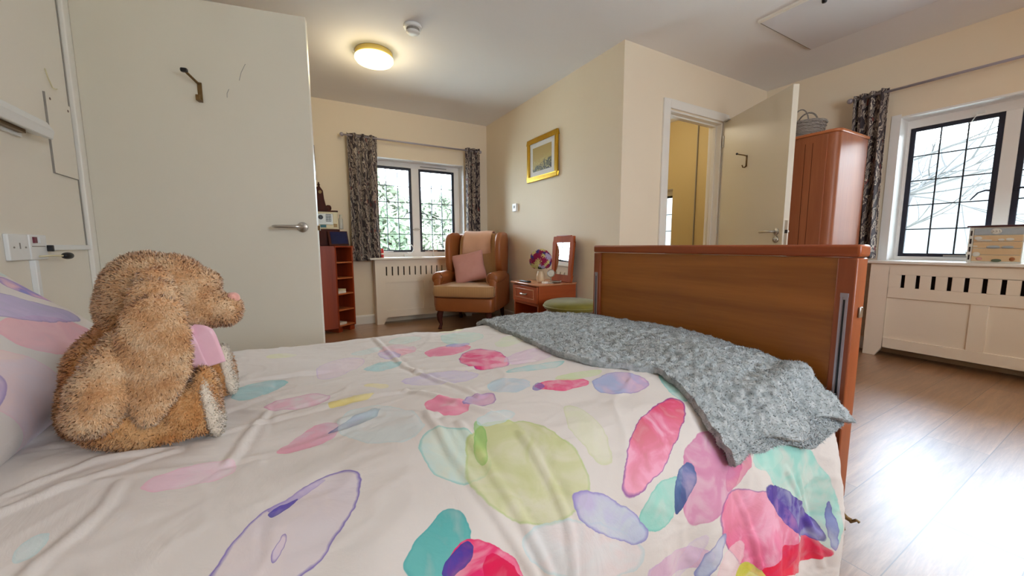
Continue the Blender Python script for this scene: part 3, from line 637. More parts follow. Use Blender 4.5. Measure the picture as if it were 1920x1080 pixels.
# ------------------------------------------------------------------ bed
ROOT = 'bed'
bed = thing('bed', 'wooden-ended profiling bed under the flower-print duvet', 'bed', (.3, .94, 0))
fx0, fx1 = 1.30, 1.366; y0, y1 = .422, 1.453
fb = obj('footboard', B((fx0 + .012, y0 + .04, .27), (fx1 - .012, y1 - .04, .864)), 'bed_panel', bed, label='lighter oak footboard panel')
obj('top_rail', B((fx0 - .001, y0 - .004, .866), (fx1 + .002, y1 + .004, .900)), 'bed_rail', fb, bev=.008, seg=3)
for (a, b) in ((y0, y0 + .045), (y1 - .045, y1)):
    mb = MB(); mb.prism([(fx0, .135), (fx1, .165), (fx1, .864), (fx0, .864)], a, b, Matrix(((1, 0, 0), (0, 0, 1), (0, 1, 0))))
    obj('post', mb, 'bed_post', fb, bev=.004)
for c in (y0 + .0215, y1 - .0215):
    obj('lifting_track', MB().box((fx0 - .003, c - .0085, .16), (fx0 + .001, c - .004, .757)).box((fx0 - .003, c + .004, .16), (fx0 + .001, c + .0085, .757)).box((fx0 - .001, c - .004, .16), (fx0 + .0005, c + .004, .757)).box((fx0 - .004, c - .009, .757), (fx0 + .001, c + .009, .768)), 'steel', fb)
    obj('track_slot', B((fx0 - .0016, c - .0022, .17), (fx0 - .0008, c + .0022, .75)), 'black', fb)
obj('release_button', MB().box((fx1 - .038, y0 - .006, .70), (fx1 - .018, y0, .73)), 'chrome', fb, bev=.003)
mb = MB().tube([(1.318, y0 + .015, .14), (1.318, y0 + .015, .05)], .012, 10)
obj('caster_stem', mb, 'metal_frame', bed, smooth=True)
hb = obj('headboard', B((-.772, y0 + .04, .27), (-.735, y1 - .04, .95)), 'bed_panel', bed)
obj('top_rail', B((-.785, y0, .951), (-.72, y1, .985)), 'bed_rail', hb, bev=.008)
for (a, b) in ((y0, y0 + .045), (y1 - .045, y1)): obj('post', B((-.785, a, .16), (-.72, b, .95)), 'bed_post', hb, bev=.004)
obj('mattress', MB().superq((.25, 1.0, .41), (.96, .395, .11), (.15, .1), (60, 16)), 'mattress', bed, smooth=True)
mb = MB()
for y in (.55, 1.40): mb.box((-.72, y - .02, .26), (1.30, y + .02, .31))
for x in (-.6, 0, .6, 1.2): mb.box((x - .02, .55, .265), (x + .02, 1.40, .305))
obj('bed_frame', mb, 'metal_frame', bed)
for x, y in ((1.22, .52), (1.22, 1.36), (-.62, .52), (-.62, 1.36)):
    c = obj('caster', MB().tube([(x, y, .27), (x, y, .12)], .015, 10).box((x - .03, y - .03, .10), (x + .03, y + .03, .125)), 'metal_frame', bed)
    obj('wheel', MB().lathe([(0, -.016), (.05, -.016), (.055, -.008), (.055, .008), (.05, .016), (0, .016)], (x, y, .055), 24, 'y'), 'rubber', c, smooth=True)
# brake pedal and hook that peep out at the foot
pd = MB(); pd.tube([(1.30, .46, .16), (1.30, .415, .155), (1.298, .392, .14), (1.30, .382, .138)], .006, 8); pd.tube([(1.30, .385, .132), (1.30, .372, .146), (1.302, .366, .142)], .004, 8); pd.tube([(1.30, .41, .15), (1.298, .402, .12), (1.295, .395, .105), (1.292, .402, .098), (1.29, .41, .108)], .0045, 8)
pd.tube([(1.318, y0 + .015, .165), (1.31, y0 - .008, .15), (1.30, y0 - .002, .135)], .006, 8)
obj('brake_lever', pd, 'brass', bed, bev=.002)

# duvet ------------------------------------------------------------
prof = [(1.56, .22), (1.545, .34), (1.52, .47), (1.485, .54), (1.43, .565), (1.32, .572), (1.15, .574), (1.0, .574), (.86, .572), (.74, .568), (.65, .556), (.57, .530), (.50, .490), (.452, .435), (.425, .36), (.41, .27), (.398, .17), (.390, .09), (.385, .015)]
def catmull(pts, n):
    P = np.array(pts, float); P = np.vstack([2 * P[0] - P[1], P, 2 * P[-1] - P[-2]]); o = []
    for i in range(1, len(P) - 2):
        for t in np.linspace(0, 1, n, endpoint=False):
            o.append(.5 * (2 * P[i] + (P[i + 1] - P[i - 1]) * t + (2 * P[i - 1] - 5 * P[i] + 4 * P[i + 1] - P[i + 2]) * t * t + (-P[i - 1] + 3 * P[i] - 3 * P[i + 1] + P[i + 2]) * t ** 3))
    o.append(P[-2]); return np.array(o)
pc = catmull(prof, 12); sl = np.concatenate([[0], np.cumsum(np.hypot(*np.diff(pc, axis=0).T))]); VT = sl[-1]
U0, U1 = -.64, 1.268
creases_px = [[(800, 778), (845, 850), (900, 930), (960, 1010), (1000, 1079)], [(862, 800), (930, 900), (985, 985), (1030, 1079)], [(975, 815), (1030, 900), (1065, 985), (1075, 1079)],
              [(400, 822), (470, 800), (560, 775), (640, 757), (760, 735)], [(0, 935), (80, 900), (180, 865), (330, 845)], [(0, 965), (120, 915), (230, 880), (330, 850)], [(50, 1079), (150, 1000), (200, 950), (225, 910)],
              [(430, 870), (480, 800), (500, 780)], [(520, 790), (640, 760)], [(700, 635), (760, 690), (830, 720), (900, 745)], [(780, 700), (900, 690), (1000, 675)],
              [(1380, 930), (1400, 990), (1420, 1060)], [(1500, 900), (1510, 960), (1540, 1060)], [(1475, 880), (1500, 940), (1530, 1000)], [(820, 780), (700, 775), (640, 790)], [(760, 735), (900, 770), (950, 790)]]
def surf0(u, v):
    """smooth duvet surface in metres of cloth"""
    Y = np.interp(v, sl, pc[:, 0]); Z = np.interp(v, sl, pc[:, 1])
    d = 1e-3; Y2 = np.interp(v + d, sl, pc[:, 0]); Z2 = np.interp(v + d, sl, pc[:, 1]); Y1_ = np.interp(v - d, sl, pc[:, 0]); Z1_ = np.interp(v - d, sl, pc[:, 1])
    ty, tz = Y2 - Y1_, Z2 - Z1_; L = np.hypot(ty, tz) + 1e-9; ny, nz = tz / L, -ty / L   # points up/outwards (y decreasing along v -> normal +z)
    # gentle lumps and hanging folds on the near flank
    low = np.clip((.50 - Z) / .3, 0, 1) * (Y < 1)
    fold = .014 * np.sin(u * 17 + 1.2 * np.sin(u * 5)) * low + .010 * np.sin(u * 37 + 2 + 3 * v) * low
    lump = .006 * np.sin(u * 7 + v * 5) + .005 * np.sin(u * 11 - v * 9 + 2)
    sag = -.012 * np.exp(-((u - .1) / .5) ** 2) * np.exp(-((Y - .95) / .25) ** 2)
    drop = -.02 * np.clip((u - 1.1) / .17, 0, 1) ** 2 * np.clip((Z - .40) / .12, 0, 1) - .02 * np.clip((-.35 - u) / .3, 0, 1)
    h = fold + lump + sag + drop
    return np.stack([u + 0 * v, Y + ny * h, Z + nz * h], -1), np.stack([0 * u, ny, nz], -1)
gu, gv = np.meshgrid(np.linspace(U0, U1, 500), np.linspace(.3, VT, 420), indexing='ij')
GP, GN = surf0(gu, gv); vis = ((GP - [0, 0, H]) * GN).sum(-1) < 0
GX = proj(GP); GX[~vis] = 1e6
def px2uv(x, y):
    k = np.argmin(((GX - [x, y]) ** 2).sum(-1)); i, j = np.unravel_index(k, gu.shape)
    best = (gu[i, j], gv[i, j])
    # local refinement
    for st in (.003, .0012, .0005):
        a, b = np.meshgrid(best[0] + np.linspace(-4, 4, 9) * st, best[1] + np.linspace(-4, 4, 9) * st, indexing='ij')
        q = proj(surf0(a, b)[0]); k = np.argmin(((q - [x, y]) ** 2).sum(-1)); ii, jj = np.unravel_index(k, a.shape); best = (a[ii, jj], b[ii, jj])
    return np.array(best)
nu, nv = 420, 400
uu, vv = np.meshgrid(np.linspace(U0, U1, nu), np.linspace(0, VT, nv), indexing='ij')
P, Nn = surf0(uu, vv); h = np.zeros_like(uu)
def fbm(uu, vv, sx, sy, oct_, seed):
    out_ = np.zeros(uu.shape); r = np.random.default_rng(seed); a = 1
    for o_ in range(oct_):
        g = r.normal(size=(64, 64)); x = (uu * sx * 2 ** o_) % 63; y = (vv * sy * 2 ** o_) % 63
        i, j = x.astype(int), y.astype(int); fx, fy = x - i, y - j; fx = fx * fx * (3 - 2 * fx); fy = fy * fy * (3 - 2 * fy); i1, j1 = (i + 1) % 64, (j + 1) % 64
        out_ += a * (g[i, j] * (1 - fx) * (1 - fy) + g[i1, j] * fx * (1 - fy) + g[i, j1] * (1 - fx) * fy + g[i1, j1] * fx * fy); a *= .5
    return out_
h += .0020 * fbm(uu + 5, vv + 5, 5, 11, 4, 3); rd = np.abs(fbm(uu + 9, vv + 3, 4, 7, 3, 5)); h += .0014 * np.exp(-(rd / .10) ** 2)
h += .0024 * np.exp(-(np.abs(fbm(uu + 2 + .4 * vv, vv + 7, 3, 4, 2, 11)) / .1) ** 2)
h += .0007 * fbm(uu + 4, vv + 4, 16, 26, 2, 17) + .0014 * np.exp(-(np.abs(fbm(uu * 1.0 + .9 * vv + 1, vv + 2, 5, 13, 2, 23)) / .06) ** 2)
for cr in creases_px:
    q = np.array([px2uv(*p) for p in cr]); dmin = np.full(uu.shape, 9.)
    for a, b in zip(q[:-1], q[1:]):
        d = b - a; L_ = (d @ d) + 1e-9; t_ = np.clip(((uu - a[0]) * d[0] + (vv - a[1]) * d[1]) / L_, 0, 1)
        dmin = np.minimum(dmin, np.hypot(uu - a[0] - t_ * d[0], vv - a[1] - t_ * d[1]))
    h += .0040 * np.exp(-(dmin / .006) ** 2) - .0015 * np.exp(-((dmin - .013) / .008) ** 2)
P = P + Nn * h[..., None]
mb = MB().grid(P); me = rawmesh('duvet', mb.v, mb.f); l = me.uv_layers.new(name='UVMap'); li = np.zeros(len(me.loops), int); me.loops.foreach_get('vertex_index', li)
l.data.foreach_set('uv', np.stack([uu, vv], -1).reshape(-1, 2)[li].ravel().astype(np.float32))

# petal node group
g = bpy.data.node_groups.new('watercolour_petal', 'ShaderNodeTree'); I = g.interface
for nm, ty in (('P', 'NodeSocketVector'), ('C', 'NodeSocketVector'), ('R1', 'NodeSocketVector'), ('R2', 'NodeSocketVector'), ('Taper', 'NodeSocketFloat'), ('A', 'NodeSocketColor'), ('Bc', 'NodeSocketColor'), ('Opac', 'NodeSocketFloat'), ('Edge', 'NodeSocketColor'), ('EdgeAmt', 'NodeSocketFloat'), ('EdgeW', 'NodeSocketFloat'), ('Base', 'NodeSocketColor'), ('N', 'NodeSocketFloat')):
    I.new_socket(nm, in_out='INPUT', socket_type=ty)
I.new_socket('Color', in_out='OUTPUT', socket_type='NodeSocketColor')
gi = g.nodes.new('NodeGroupInput'); go = g.nodes.new('NodeGroupOutput'); L = g.links
ch = N(g, 'ShaderNodeVectorMath', _operation='MULTIPLY_ADD'); ch.inputs[1].default_value = (1e-6, 1e-6, 1e-6); L.new(gi.outputs['Base'], ch.inputs[0]); L.new(gi.outputs['P'], ch.inputs[2])
sb = N(g, 'ShaderNodeVectorMath', _operation='SUBTRACT'); L.new(ch.outputs[0], sb.inputs[0]); L.new(gi.outputs['C'], sb.inputs[1])
d1_ = N(g, 'ShaderNodeVectorMath', _operation='DOT_PRODUCT'); L.new(sb.outputs[0], d1_.inputs[0]); L.new(gi.outputs['R1'], d1_.inputs[1])
d2_ = N(g, 'ShaderNodeVectorMath', _operation='DOT_PRODUCT'); L.new(sb.outputs[0], d2_.inputs[0]); L.new(gi.outputs['R2'], d2_.inputs[1])
class _o: pass
sp = _o(); sp.outputs = [d1_.outputs['Value'], d2_.outputs['Value']]
tm = N(g, 'ShaderNodeMath', _operation='MULTIPLY'); L.new(sp.outputs[0], tm.inputs[0]); L.new(gi.outputs['Taper'], tm.inputs[1])
ta = N(g, 'ShaderNodeMath', _operation='SUBTRACT'); ta.inputs[0].default_value = 1; L.new(tm.outputs[0], ta.inputs[1])
dv_ = N(g, 'ShaderNodeMath', _operation='DIVIDE'); L.new(sp.outputs[1], dv_.inputs[0]); L.new(ta.outputs[0], dv_.inputs[1])
cx = N(g, 'ShaderNodeCombineXYZ'); L.new(sp.outputs[0], cx.inputs[0]); L.new(dv_.outputs[0], cx.inputs[1])
ln = N(g, 'ShaderNodeVectorMath', _operation='LENGTH'); L.new(cx.outputs[0], ln.inputs[0])
mk = N(g, 'ShaderNodeMapRange'); mk.inputs['From Min'].default_value = 1.0; mk.inputs['From Max'].default_value = .975; L.new(ln.outputs['Value'], mk.inputs['Value'])
e0 = N(g, 'ShaderNodeMath', _operation='SUBTRACT'); e0.inputs[0].default_value = 1; L.new(gi.outputs['EdgeW'], e0.inputs[1])
rg = N(g, 'ShaderNodeMapRange'); L.new(ln.outputs['Value'], rg.inputs['Value']); L.new(e0.outputs[0], rg.inputs['From Min']); rg.inputs['From Max'].default_value = .99
gr = N(g, 'ShaderNodeMath', _operation='MULTIPLY_ADD'); L.new(sp.outputs[0], gr.inputs[0]); gr.inputs[1].default_value = .45
gn = N(g, 'ShaderNodeMath', _operation='MULTIPLY_ADD'); L.new(gi.outputs['N'], gn.inputs[0]); gn.inputs[1].default_value = 3.4; gn.inputs[2].default_value = -1.2; L.new(gn.outputs[0], gr.inputs[2]); gr.use_clamp = True
mc = N(g, 'ShaderNodeMix', _data_type='RGBA'); L.new(gr.outputs[0], mc.inputs[0]); L.new(gi.outputs['A'], mc.inputs[6]); L.new(gi.outputs['Bc'], mc.inputs[7])
on = N(g, 'ShaderNodeMath', _operation='MULTIPLY_ADD'); L.new(gi.outputs['N'], on.inputs[0]); on.inputs[1].default_value = -1.7; on.inputs[2].default_value = 1.8; on.use_clamp = True
o1 = N(g, 'ShaderNodeMath', _operation='MULTIPLY'); L.new(gi.outputs['Opac'], o1.inputs[0]); L.new(mk.outputs[0], o1.inputs[1])
o2 = N(g, 'ShaderNodeMath', _operation='MULTIPLY'); L.new(o1.outputs[0], o2.inputs[0]); L.new(on.outputs[0], o2.inputs[1])
x1 = N(g, 'ShaderNodeMix', _data_type='RGBA'); L.new(o2.outputs[0], x1.inputs[0]); L.new(gi.outputs['Base'], x1.inputs[6]); L.new(mc.outputs[2], x1.inputs[7])
r1 = N(g, 'ShaderNodeMath', _operation='MULTIPLY'); L.new(rg.outputs[0], r1.inputs[0]); L.new(mk.outputs[0], r1.inputs[1])
r2_ = N(g, 'ShaderNodeMath', _operation='MULTIPLY'); L.new(r1.outputs[0], r2_.inputs[0]); L.new(gi.outputs['EdgeAmt'], r2_.inputs[1])
x2 = N(g, 'ShaderNodeMix', _data_type='RGBA'); L.new(r2_.outputs[0], x2.inputs[0]); L.new(x1.outputs[2], x2.inputs[6]); L.new(gi.outputs['Edge'], x2.inputs[7])
L.new(x2.outputs[2], go.inputs[0])
def petal_material(name, petals, base=(222, 215, 211)):
    m, nt, b = nmat(name); L = nt.links
    tc = N(nt, 'ShaderNodeTexCoord'); n = N(nt, 'ShaderNodeTexNoise', Scale=22.0, Detail=3.0); L.new(tc.outputs['UV'], n.inputs['Vector'])
    c = N(nt, 'ShaderNodeVectorMath', _operation='SUBTRACT'); c.inputs[1].default_value = (.5, .5, .5); L.new(n.outputs['Color'], c.inputs[0])
    s = N(nt, 'ShaderNodeVectorMath', _operation='SCALE'); s.inputs['Scale'].default_value = .022; L.new(c.outputs[0], s.inputs[0])
    a = N(nt, 'ShaderNodeVectorMath', _operation='ADD'); L.new(tc.outputs['UV'], a.inputs[0]); L.new(s.outputs[0], a.inputs[1])
    fl = N(nt, 'ShaderNodeVectorMath', _operation='MULTIPLY'); fl.inputs[1].default_value = (1, 1, 0); L.new(a.outputs[0], fl.inputs[0])
    nn = N(nt, 'ShaderNodeTexNoise', Scale=13.0, Detail=6.0, Distortion=1.2); L.new(tc.outputs['UV'], nn.inputs['Vector'])
    prev = None; bc = lin(base)
    for (cx_, cy_, va, vb, taper, A, Bq, op, ed, ea) in petals:
        Mi = np.linalg.inv(np.array([va, vb]).T); lb = np.hypot(*vb)
        gnode = N(nt, 'ShaderNodeGroup'); gnode.node_tree = g; i = gnode.inputs
        L.new(fl.outputs[0], i['P']); L.new(nn.outputs[0], i['N']); i['C'].default_value = (cx_, cy_, 0); i['R1'].default_value = (*Mi[0], 0); i['R2'].default_value = (*Mi[1], 0)
        i['Taper'].default_value = taper; i['A'].default_value = lin(A); i['Bc'].default_value = lin(Bq); i['Opac'].default_value = op; i['Edge'].default_value = lin(ed); i['EdgeAmt'].default_value = ea
        i['EdgeW'].default_value = min(.3, .004 / lb + .02)
        if prev: L.new(prev, i['Base'])
        else: i['Base'].default_value = bc
        prev = gnode.outputs[0]
    L.new(prev, b.inputs['Base Color']); b.inputs['Roughness'].default_value = .75; b.inputs['Sheen Weight'].default_value = .15; b.inputs['Specular IOR Level'].default_value = .25
    w = N(nt, 'ShaderNodeTexNoise', Scale=7.0, Detail=6.0, Roughness=.6, Distortion=1.5); L.new(tc.outputs['UV'], w.inputs['Vector'])
    bp = N(nt, 'ShaderNodeBump', Strength=.35, Distance=.008); L.new(w.outputs[0], bp.inputs['Height']); L.new(bp.outputs[0], b.inputs['Normal'])
    return m
TEAL, LTEAL, PINK, MAGENTA, RED = (96, 186, 184), (164, 208, 212), (236, 150, 180), (222, 24, 100), (232, 22, 66)
LIL, VIO, NAVY, OLIVE, MINT = (196, 176, 216), (92, 70, 168), (52, 70, 130), (196, 204, 110), (150, 214, 202)
PALE = (232, 208, 220); WH = (234, 214, 222)
PX = [  # centre, tip, side, taper, colour a, colour b, opacity, edge colour, edge amount
 (489, 731, 542, 715, 491, 744, .2, LTEAL, (130, 190, 200), .8, TEAL, .4), (560, 758, 622, 747, 562, 771, -.2, (232, 176, 198), PALE, .8, (196, 120, 170), .6),
 (662, 753, 707, 741, 664, 760, 0, (226, 206, 110), (236, 226, 170), .8, OLIVE, .1), (707, 727, 730, 728, 707, 731, 0, (228, 216, 150), (236, 226, 180), .7, OLIVE, .1),
 (582, 822, 642, 796, 589, 836, -.4, (228, 150, 176), (216, 170, 196), .8, PINK, .2), (667, 791, 716, 772, 669, 799, -.5, VIO, (150, 200, 214), .8, NAVY, .7),
 (640, 689, 684, 678, 642, 704, .2, (226, 208, 224), PALE, .6, LIL, .7), (747, 658, 782, 655, 749, 668, .2, (236, 172, 190), (222, 196, 210), .8, PINK, .3), (729, 667, 751, 667, 730, 675, 0, LIL, (200, 190, 220), .8, VIO, .3),
 (718, 689, 753, 684, 719, 697, .1, LTEAL, (170, 212, 216), .8, TEAL, .3), (840, 658, 884, 653, 840, 668, .1, (228, 110, 150), (236, 130, 170), .9, MAGENTA, .3), (858, 648, 882, 647, 858, 652, 0, (150, 160, 210), LIL, .9, VIO, .5),
 (908, 675.5, 955, 676.5, 908, 694, 0, (222, 60, 120), (236, 150, 180), 1, VIO, .6), (827, 711, 898, 704, 827, 723, -.2, (206, 194, 222), (216, 206, 226), .8, LIL, .6),
 (955, 724, 995, 720, 955, 737, 0, (176, 200, 214), (196, 206, 220), .8, LTEAL, .3), (838, 762, 878, 764, 838, 780, 0, (238, 130, 166), (240, 160, 186), .9, MAGENTA, .25), (898, 752, 931, 747, 898, 764, -.2, LIL, (212, 150, 190), .9, VIO, .6),
 (711, 795, 791, 796, 711, 830, 0, (208, 224, 228), (216, 226, 230), .6, LTEAL, .3), (853, 853, 920, 867, 853, 902, .1, (198, 222, 218), (206, 222, 200), .8, TEAL, .7),
 (985, 868, 1042, 962, 1088, 845, -.1, (198, 202, 142), (214, 214, 174), .86, (150, 190, 90), .5), (900, 830, 905, 870, 914, 830, 0, (130, 190, 90), (190, 206, 110), .6, (110, 180, 100), .4),
 (1300, 1900, 1310, 1901, 1300, 1910, 0, LIL, LIL, 0, LIL, 0),
 (830, 1018, 852, 950, 888, 1015, .35, TEAL, (70, 170, 170), .95, (60, 150, 160), .4), (918, 1085, 990, 1110, 925, 1019, 0, (232, 40, 110), (240, 150, 180), 1, MAGENTA, .6), (860, 1052, 886, 1022, 872, 1066, 0, VIO, (70, 50, 150), 1, NAVY, .4), (945, 1085, 985, 1110, 950, 1050, .2, (226, 10, 80), (214, 10, 70), .95, MAGENTA, .3),
 (562, 985, 668, 862, 652, 985, .15, (226, 206, 216), (206, 190, 220), .35, (88, 60, 176), 1), (560, 930, 610, 902, 562, 938, .2, (168, 150, 208), (206, 190, 222), .75, VIO, .2), (535, 952, 562, 934, 537, 958, .3, (70, 58, 176), (120, 100, 190), .9, NAVY, .3),
 (525, 1028, 540, 1000, 532, 1032, 0, (200, 180, 216), PALE, .5, VIO, .8), (362, 895, 455, 872, 365, 914, -.2, (238, 204, 220), (236, 216, 226), .9, PINK, .25), (527, 669, 555, 667, 527, 673, 0, (222, 222, 180), (226, 226, 200), .7, OLIVE, .1),
 (1055, 721, 1108, 717, 1055, 732, 0, (226, 50, 116), (236, 130, 166), .95, MAGENTA, .4), (1009, 726, 1021, 723, 1010, 734, 0, VIO, VIO, .7, VIO, .3), (1164, 719, 1217, 719, 1164, 740, .1, (166, 178, 216), (206, 170, 206), .95, VIO, .4),
 (1227, 823, 1256, 738, 1177, 835, -.15, (240, 168, 196), (218, 14, 92), 1, (90, 50, 150), .95),
 (1099, 807, 1143, 858, 1113, 784, 0, (214, 220, 176), (222, 224, 190), .5, (190, 200, 140), .4), (1335, 890, 1317, 978, 1385, 905, .1, (206, 128, 168), (216, 150, 184), .92, (190, 100, 150), .35), (1380, 880, 1400, 840, 1392, 895, 0, (206, 128, 168), (224, 80, 130), .7, (190, 100, 150), .2),
 (1243, 941, 1266, 888, 1270, 950, .2, MINT, (170, 216, 206), .92, (80, 180, 170), .5), (1280, 916, 1291, 866, 1262, 913, -.2, (60, 86, 140), (110, 130, 180), .96, NAVY, .5),
 (1497, 904, 1532, 1024, 1446, 895, .25, (150, 216, 206), (190, 224, 214), .92, (110, 196, 190), .3), (1440, 860, 1450, 880, 1465, 850, 0, (160, 216, 206), (190, 224, 214), .8, TEAL, .2),
 (1452, 1008, 1462, 1094, 1394, 1000, -.05, (238, 170, 196), (226, 40, 120), 1, (70, 60, 150), .9), (1488, 1045, 1512, 1000, 1456, 1050, .2, (232, 20, 66), (222, 10, 80), .97, (200, 20, 70), .3), (1490, 964, 1520, 1010, 1468, 972, .1, (82, 60, 156), (110, 90, 180), 1, NAVY, .6),
 (1108, 1034, 1219, 1043, 1108, 975, 0, (222, 226, 230), (232, 214, 218), .6, LTEAL, .5), (1147, 972, 1216, 1012, 1165, 942, .1, (196, 186, 222), (190, 206, 226), .9, (110, 90, 190), .7),
 (1270, 1048, 1303, 1015, 1233, 1052, .1, (212, 172, 200), (222, 190, 212), .9, LIL, .5), (1335, 1043, 1363, 1001, 1345, 1055, .2, (176, 186, 214), (196, 200, 222), .9, (100, 100, 180), .7), (1395, 1073, 1425, 1077, 1395, 1050, 0, (206, 200, 60), (216, 210, 110), .95, OLIVE, .5),
 (1366, 1052, 1380, 1005, 1352, 1052, 0, (240, 198, 206), (238, 210, 216), .7, PINK, .2), (1085, 703, 1131, 696, 1085, 710, 0, (202, 218, 168), (214, 222, 190), .8, OLIVE, .2), (1005, 690, 1062, 680, 1005, 696, 0, LTEAL, (190, 214, 214), .8, TEAL, .6), (993, 668, 1040, 660, 993, 680, 0, (220, 194, 216), (226, 206, 220), .7, LIL, .4),
 (867, 633, 907, 631, 867, 643, 0, (190, 220, 214), (206, 222, 210), .8, TEAL, .3), (844, 622, 870, 619, 844, 626, 0, (226, 224, 170), (230, 228, 190), .7, OLIVE, .2), (760, 640, 790, 636, 760, 646, 0, (190, 220, 214), (206, 222, 210), .5, TEAL, .2), (1262, 722, 1291, 750, 1252, 732, 0, (140, 200, 194), (170, 210, 206), .9, TEAL, .5),
 (1557, 985, 1562, 1030, 1566, 985, 0, (120, 120, 196), (160, 160, 210), .8, VIO, .5), (60, 1030, 95, 1005, 70, 1042, 0, (204, 226, 228), (214, 228, 230), .7, LTEAL, .3), (690, 660, 720, 655, 690, 665, 0, (204, 222, 220), (214, 226, 224), .6, LTEAL, .3),
 (1290, 1040, 1320, 1000, 1300, 1050, 0, (214, 196, 220), PALE, .4, LIL, .3), (960, 640, 990, 634, 960, 648, 0, (206, 220, 186), (220, 224, 200), .6, OLIVE, .2), (930, 785, 965, 775, 930, 797, 0, (206, 224, 230), (220, 228, 230), .6, LTEAL, .3)]
petals = []
for (cx_, cy_, tx, ty, sx, sy, tp, A, Bq, op, ed, ea) in PX:
    if op == 0 or cy_ > 1200: continue
    c = px2uv(cx_, cy_)
    va = np.array([px2uv((cx_ + tx) / 2, (cy_ + ty) / 2) - c, c - px2uv((3 * cx_ - tx) / 2, (3 * cy_ - ty) / 2)]).sum(0)
    vb = np.array([px2uv((cx_ + sx) / 2, (cy_ + sy) / 2) - c, c - px2uv((3 * cx_ - sx) / 2, (3 * cy_ - sy) / 2)]).sum(0)
    if abs(np.linalg.det([va, vb])) < 1e-5: continue
    petals.append((c[0], c[1], va, vb, tp, A, Bq, op, ed, ea))
M['duvet'] = petal_material('watercolour_petal_cotton', petals)
duv = obj('duvet', me, 'duvet', smooth=True, solid=.006); tag(duv, 'white duvet printed with pink, teal and green watercolour petals spread over the bed', 'duvet')

# fur blades --------------------------------------------------------
def blades(v, f, n, length, width, comb=(0, 0, 0), curl=.5, seed=0, spread=.6):
    r = np.random.default_rng(seed); v = np.asarray(v, float); tri = []
    for q in f: tri += [(q[0], q[i], q[i + 1]) for i in range(1, len(q) - 1)]
    tri = np.array(tri); a, b, c = v[tri[:, 0]], v[tri[:, 1]], v[tri[:, 2]]; nr = np.cross(b - a, c - a); A = np.linalg.norm(nr, axis=1) + 1e-12; nr /= A[:, None]
    k = r.choice(len(tri), n, p=A / A.sum()); x, y = r.random(n), r.random(n); fl = x + y > 1; x[fl], y[fl] = 1 - x[fl], 1 - y[fl]
    p = a[k] + (b[k] - a[k]) * x[:, None] + (c[k] - a[k]) * y[:, None]; nn = nr[k]
    d = nn + np.array(comb) + r.normal(size=(n, 3)) * spread; d -= nn * np.minimum(0, (d * nn).sum(1) - .35)[:, None]; d /= np.linalg.norm(d, axis=1)[:, None]
    w = np.cross(d, nn + r.normal(size=(n, 3)) * .22); w /= np.linalg.norm(w, axis=1)[:, None] + 1e-9
    g_ = np.cross(w, d); sg_ = np.sign((g_ * nn).sum(1))[:, None]; sg_[sg_ == 0] = 1; w = w * sg_; bend = -np.abs(curl) * nn * .5 + r.normal(size=(n, 3)) * .3 * curl; L_ = length * r.uniform(.6, 1.25, n)[:, None]; W_ = width * r.uniform(.7, 1.3, n)[:, None] / 2
    p0 = p - nn * .001; m1 = p0 + d * L_ * .5 + bend * L_ * .12; e1 = p0 + (d + bend * .6) * L_ * .95
    V = np.stack([p0 - w * W_, p0 + w * W_, m1 + w * W_ * .8, m1 - w * W_ * .8, e1], 1).reshape(-1, 3)
    blades.nn = nn; i = np.arange(n)[:, None] * 5; F_ = np.concatenate([i + [0, 1, 2], i + [0, 2, 3], i + [3, 2, 4]]); return V, F_
def furry(name, v, f, mt, n, length, width, parent=None, comb=(0, 0, 0), curl=.5, seed=0, spread=.6, label=None):
    V, F_ = blades(v, f, n, length, width, comb, curl, seed, spread)
    tri = []
    for q in f: tri += [(q[0], q[i], q[i + 1]) for i in range(1, len(q) - 1)]
    base = np.asarray(v, float); V2 = np.vstack([base, V]); F2 = np.vstack([np.array(tri), F_ + len(base)])
    tri = np.array(tri); vn = np.zeros_like(base); fn = np.cross(base[tri[:, 1]] - base[tri[:, 0]], base[tri[:, 2]] - base[tri[:, 0]])
    for k in range(3): np.add.at(vn, tri[:, k], fn)
    vn /= np.linalg.norm(vn, axis=1)[:, None] + 1e-12
    bn = blades.nn + np.random.default_rng(seed + 99).normal(size=blades.nn.shape) * .22; bn /= np.linalg.norm(bn, axis=1)[:, None]
    me = rawmesh(name, V2, F2); o = obj(name, me, mt, parent, smooth=True, label=label)
    nrm = np.vstack([vn, np.repeat(bn, 5, axis=0)])
    if parent is not None: 
        rz_ = parent.rotation_euler[2]
        assert abs(rz_) < 1e-6
    me.normals_split_custom_set_from_vertices(nrm.tolist()); return o

# throw blanket -----------------------------------------------------
lead = [(1352, 862), (1340, 838), (1318, 805), (1290, 758), (1258, 722), (1225, 703), (1180, 697), (1080, 682), (1010, 655), (950, 628), (905, 610)]
le = np.array([px2uv(*p) for p in lead]); le = catmull(le, 8)
vtop = px2uv(1125, 588)[1] - .03
le = np.vstack([le, [[le[-1, 0] - .01, vtop - .06]]])
tt = np.concatenate([[0], np.cumsum(np.hypot(*np.diff(le, axis=0).T))]); tt /= tt[-1]
na, nb = 300, 190; T = np.linspace(0, 1, na)
Lu, Lv = np.interp(T, tt, le[:, 0]), np.interp(T, tt, le[:, 1])
vhem = le[0, 1]
Ru = np.full(na, 1.262) + .012 * np.sin(T * 14); Rv = vhem + .012 + (vtop - .06 - vhem) * T
Sg = np.linspace(0, 1, nb)
bu = Lu[:, None] * (1 - Sg) + Ru[:, None] * Sg; bv = Lv[:, None] * (1 - Sg) + Rv[:, None] * Sg
bv += (np.clip(1 - T * 9, 0, 1)[:, None]) * (.014 * np.sin(Sg * 13 + 1)[None])
BP, BN = surf0(bu, bv)
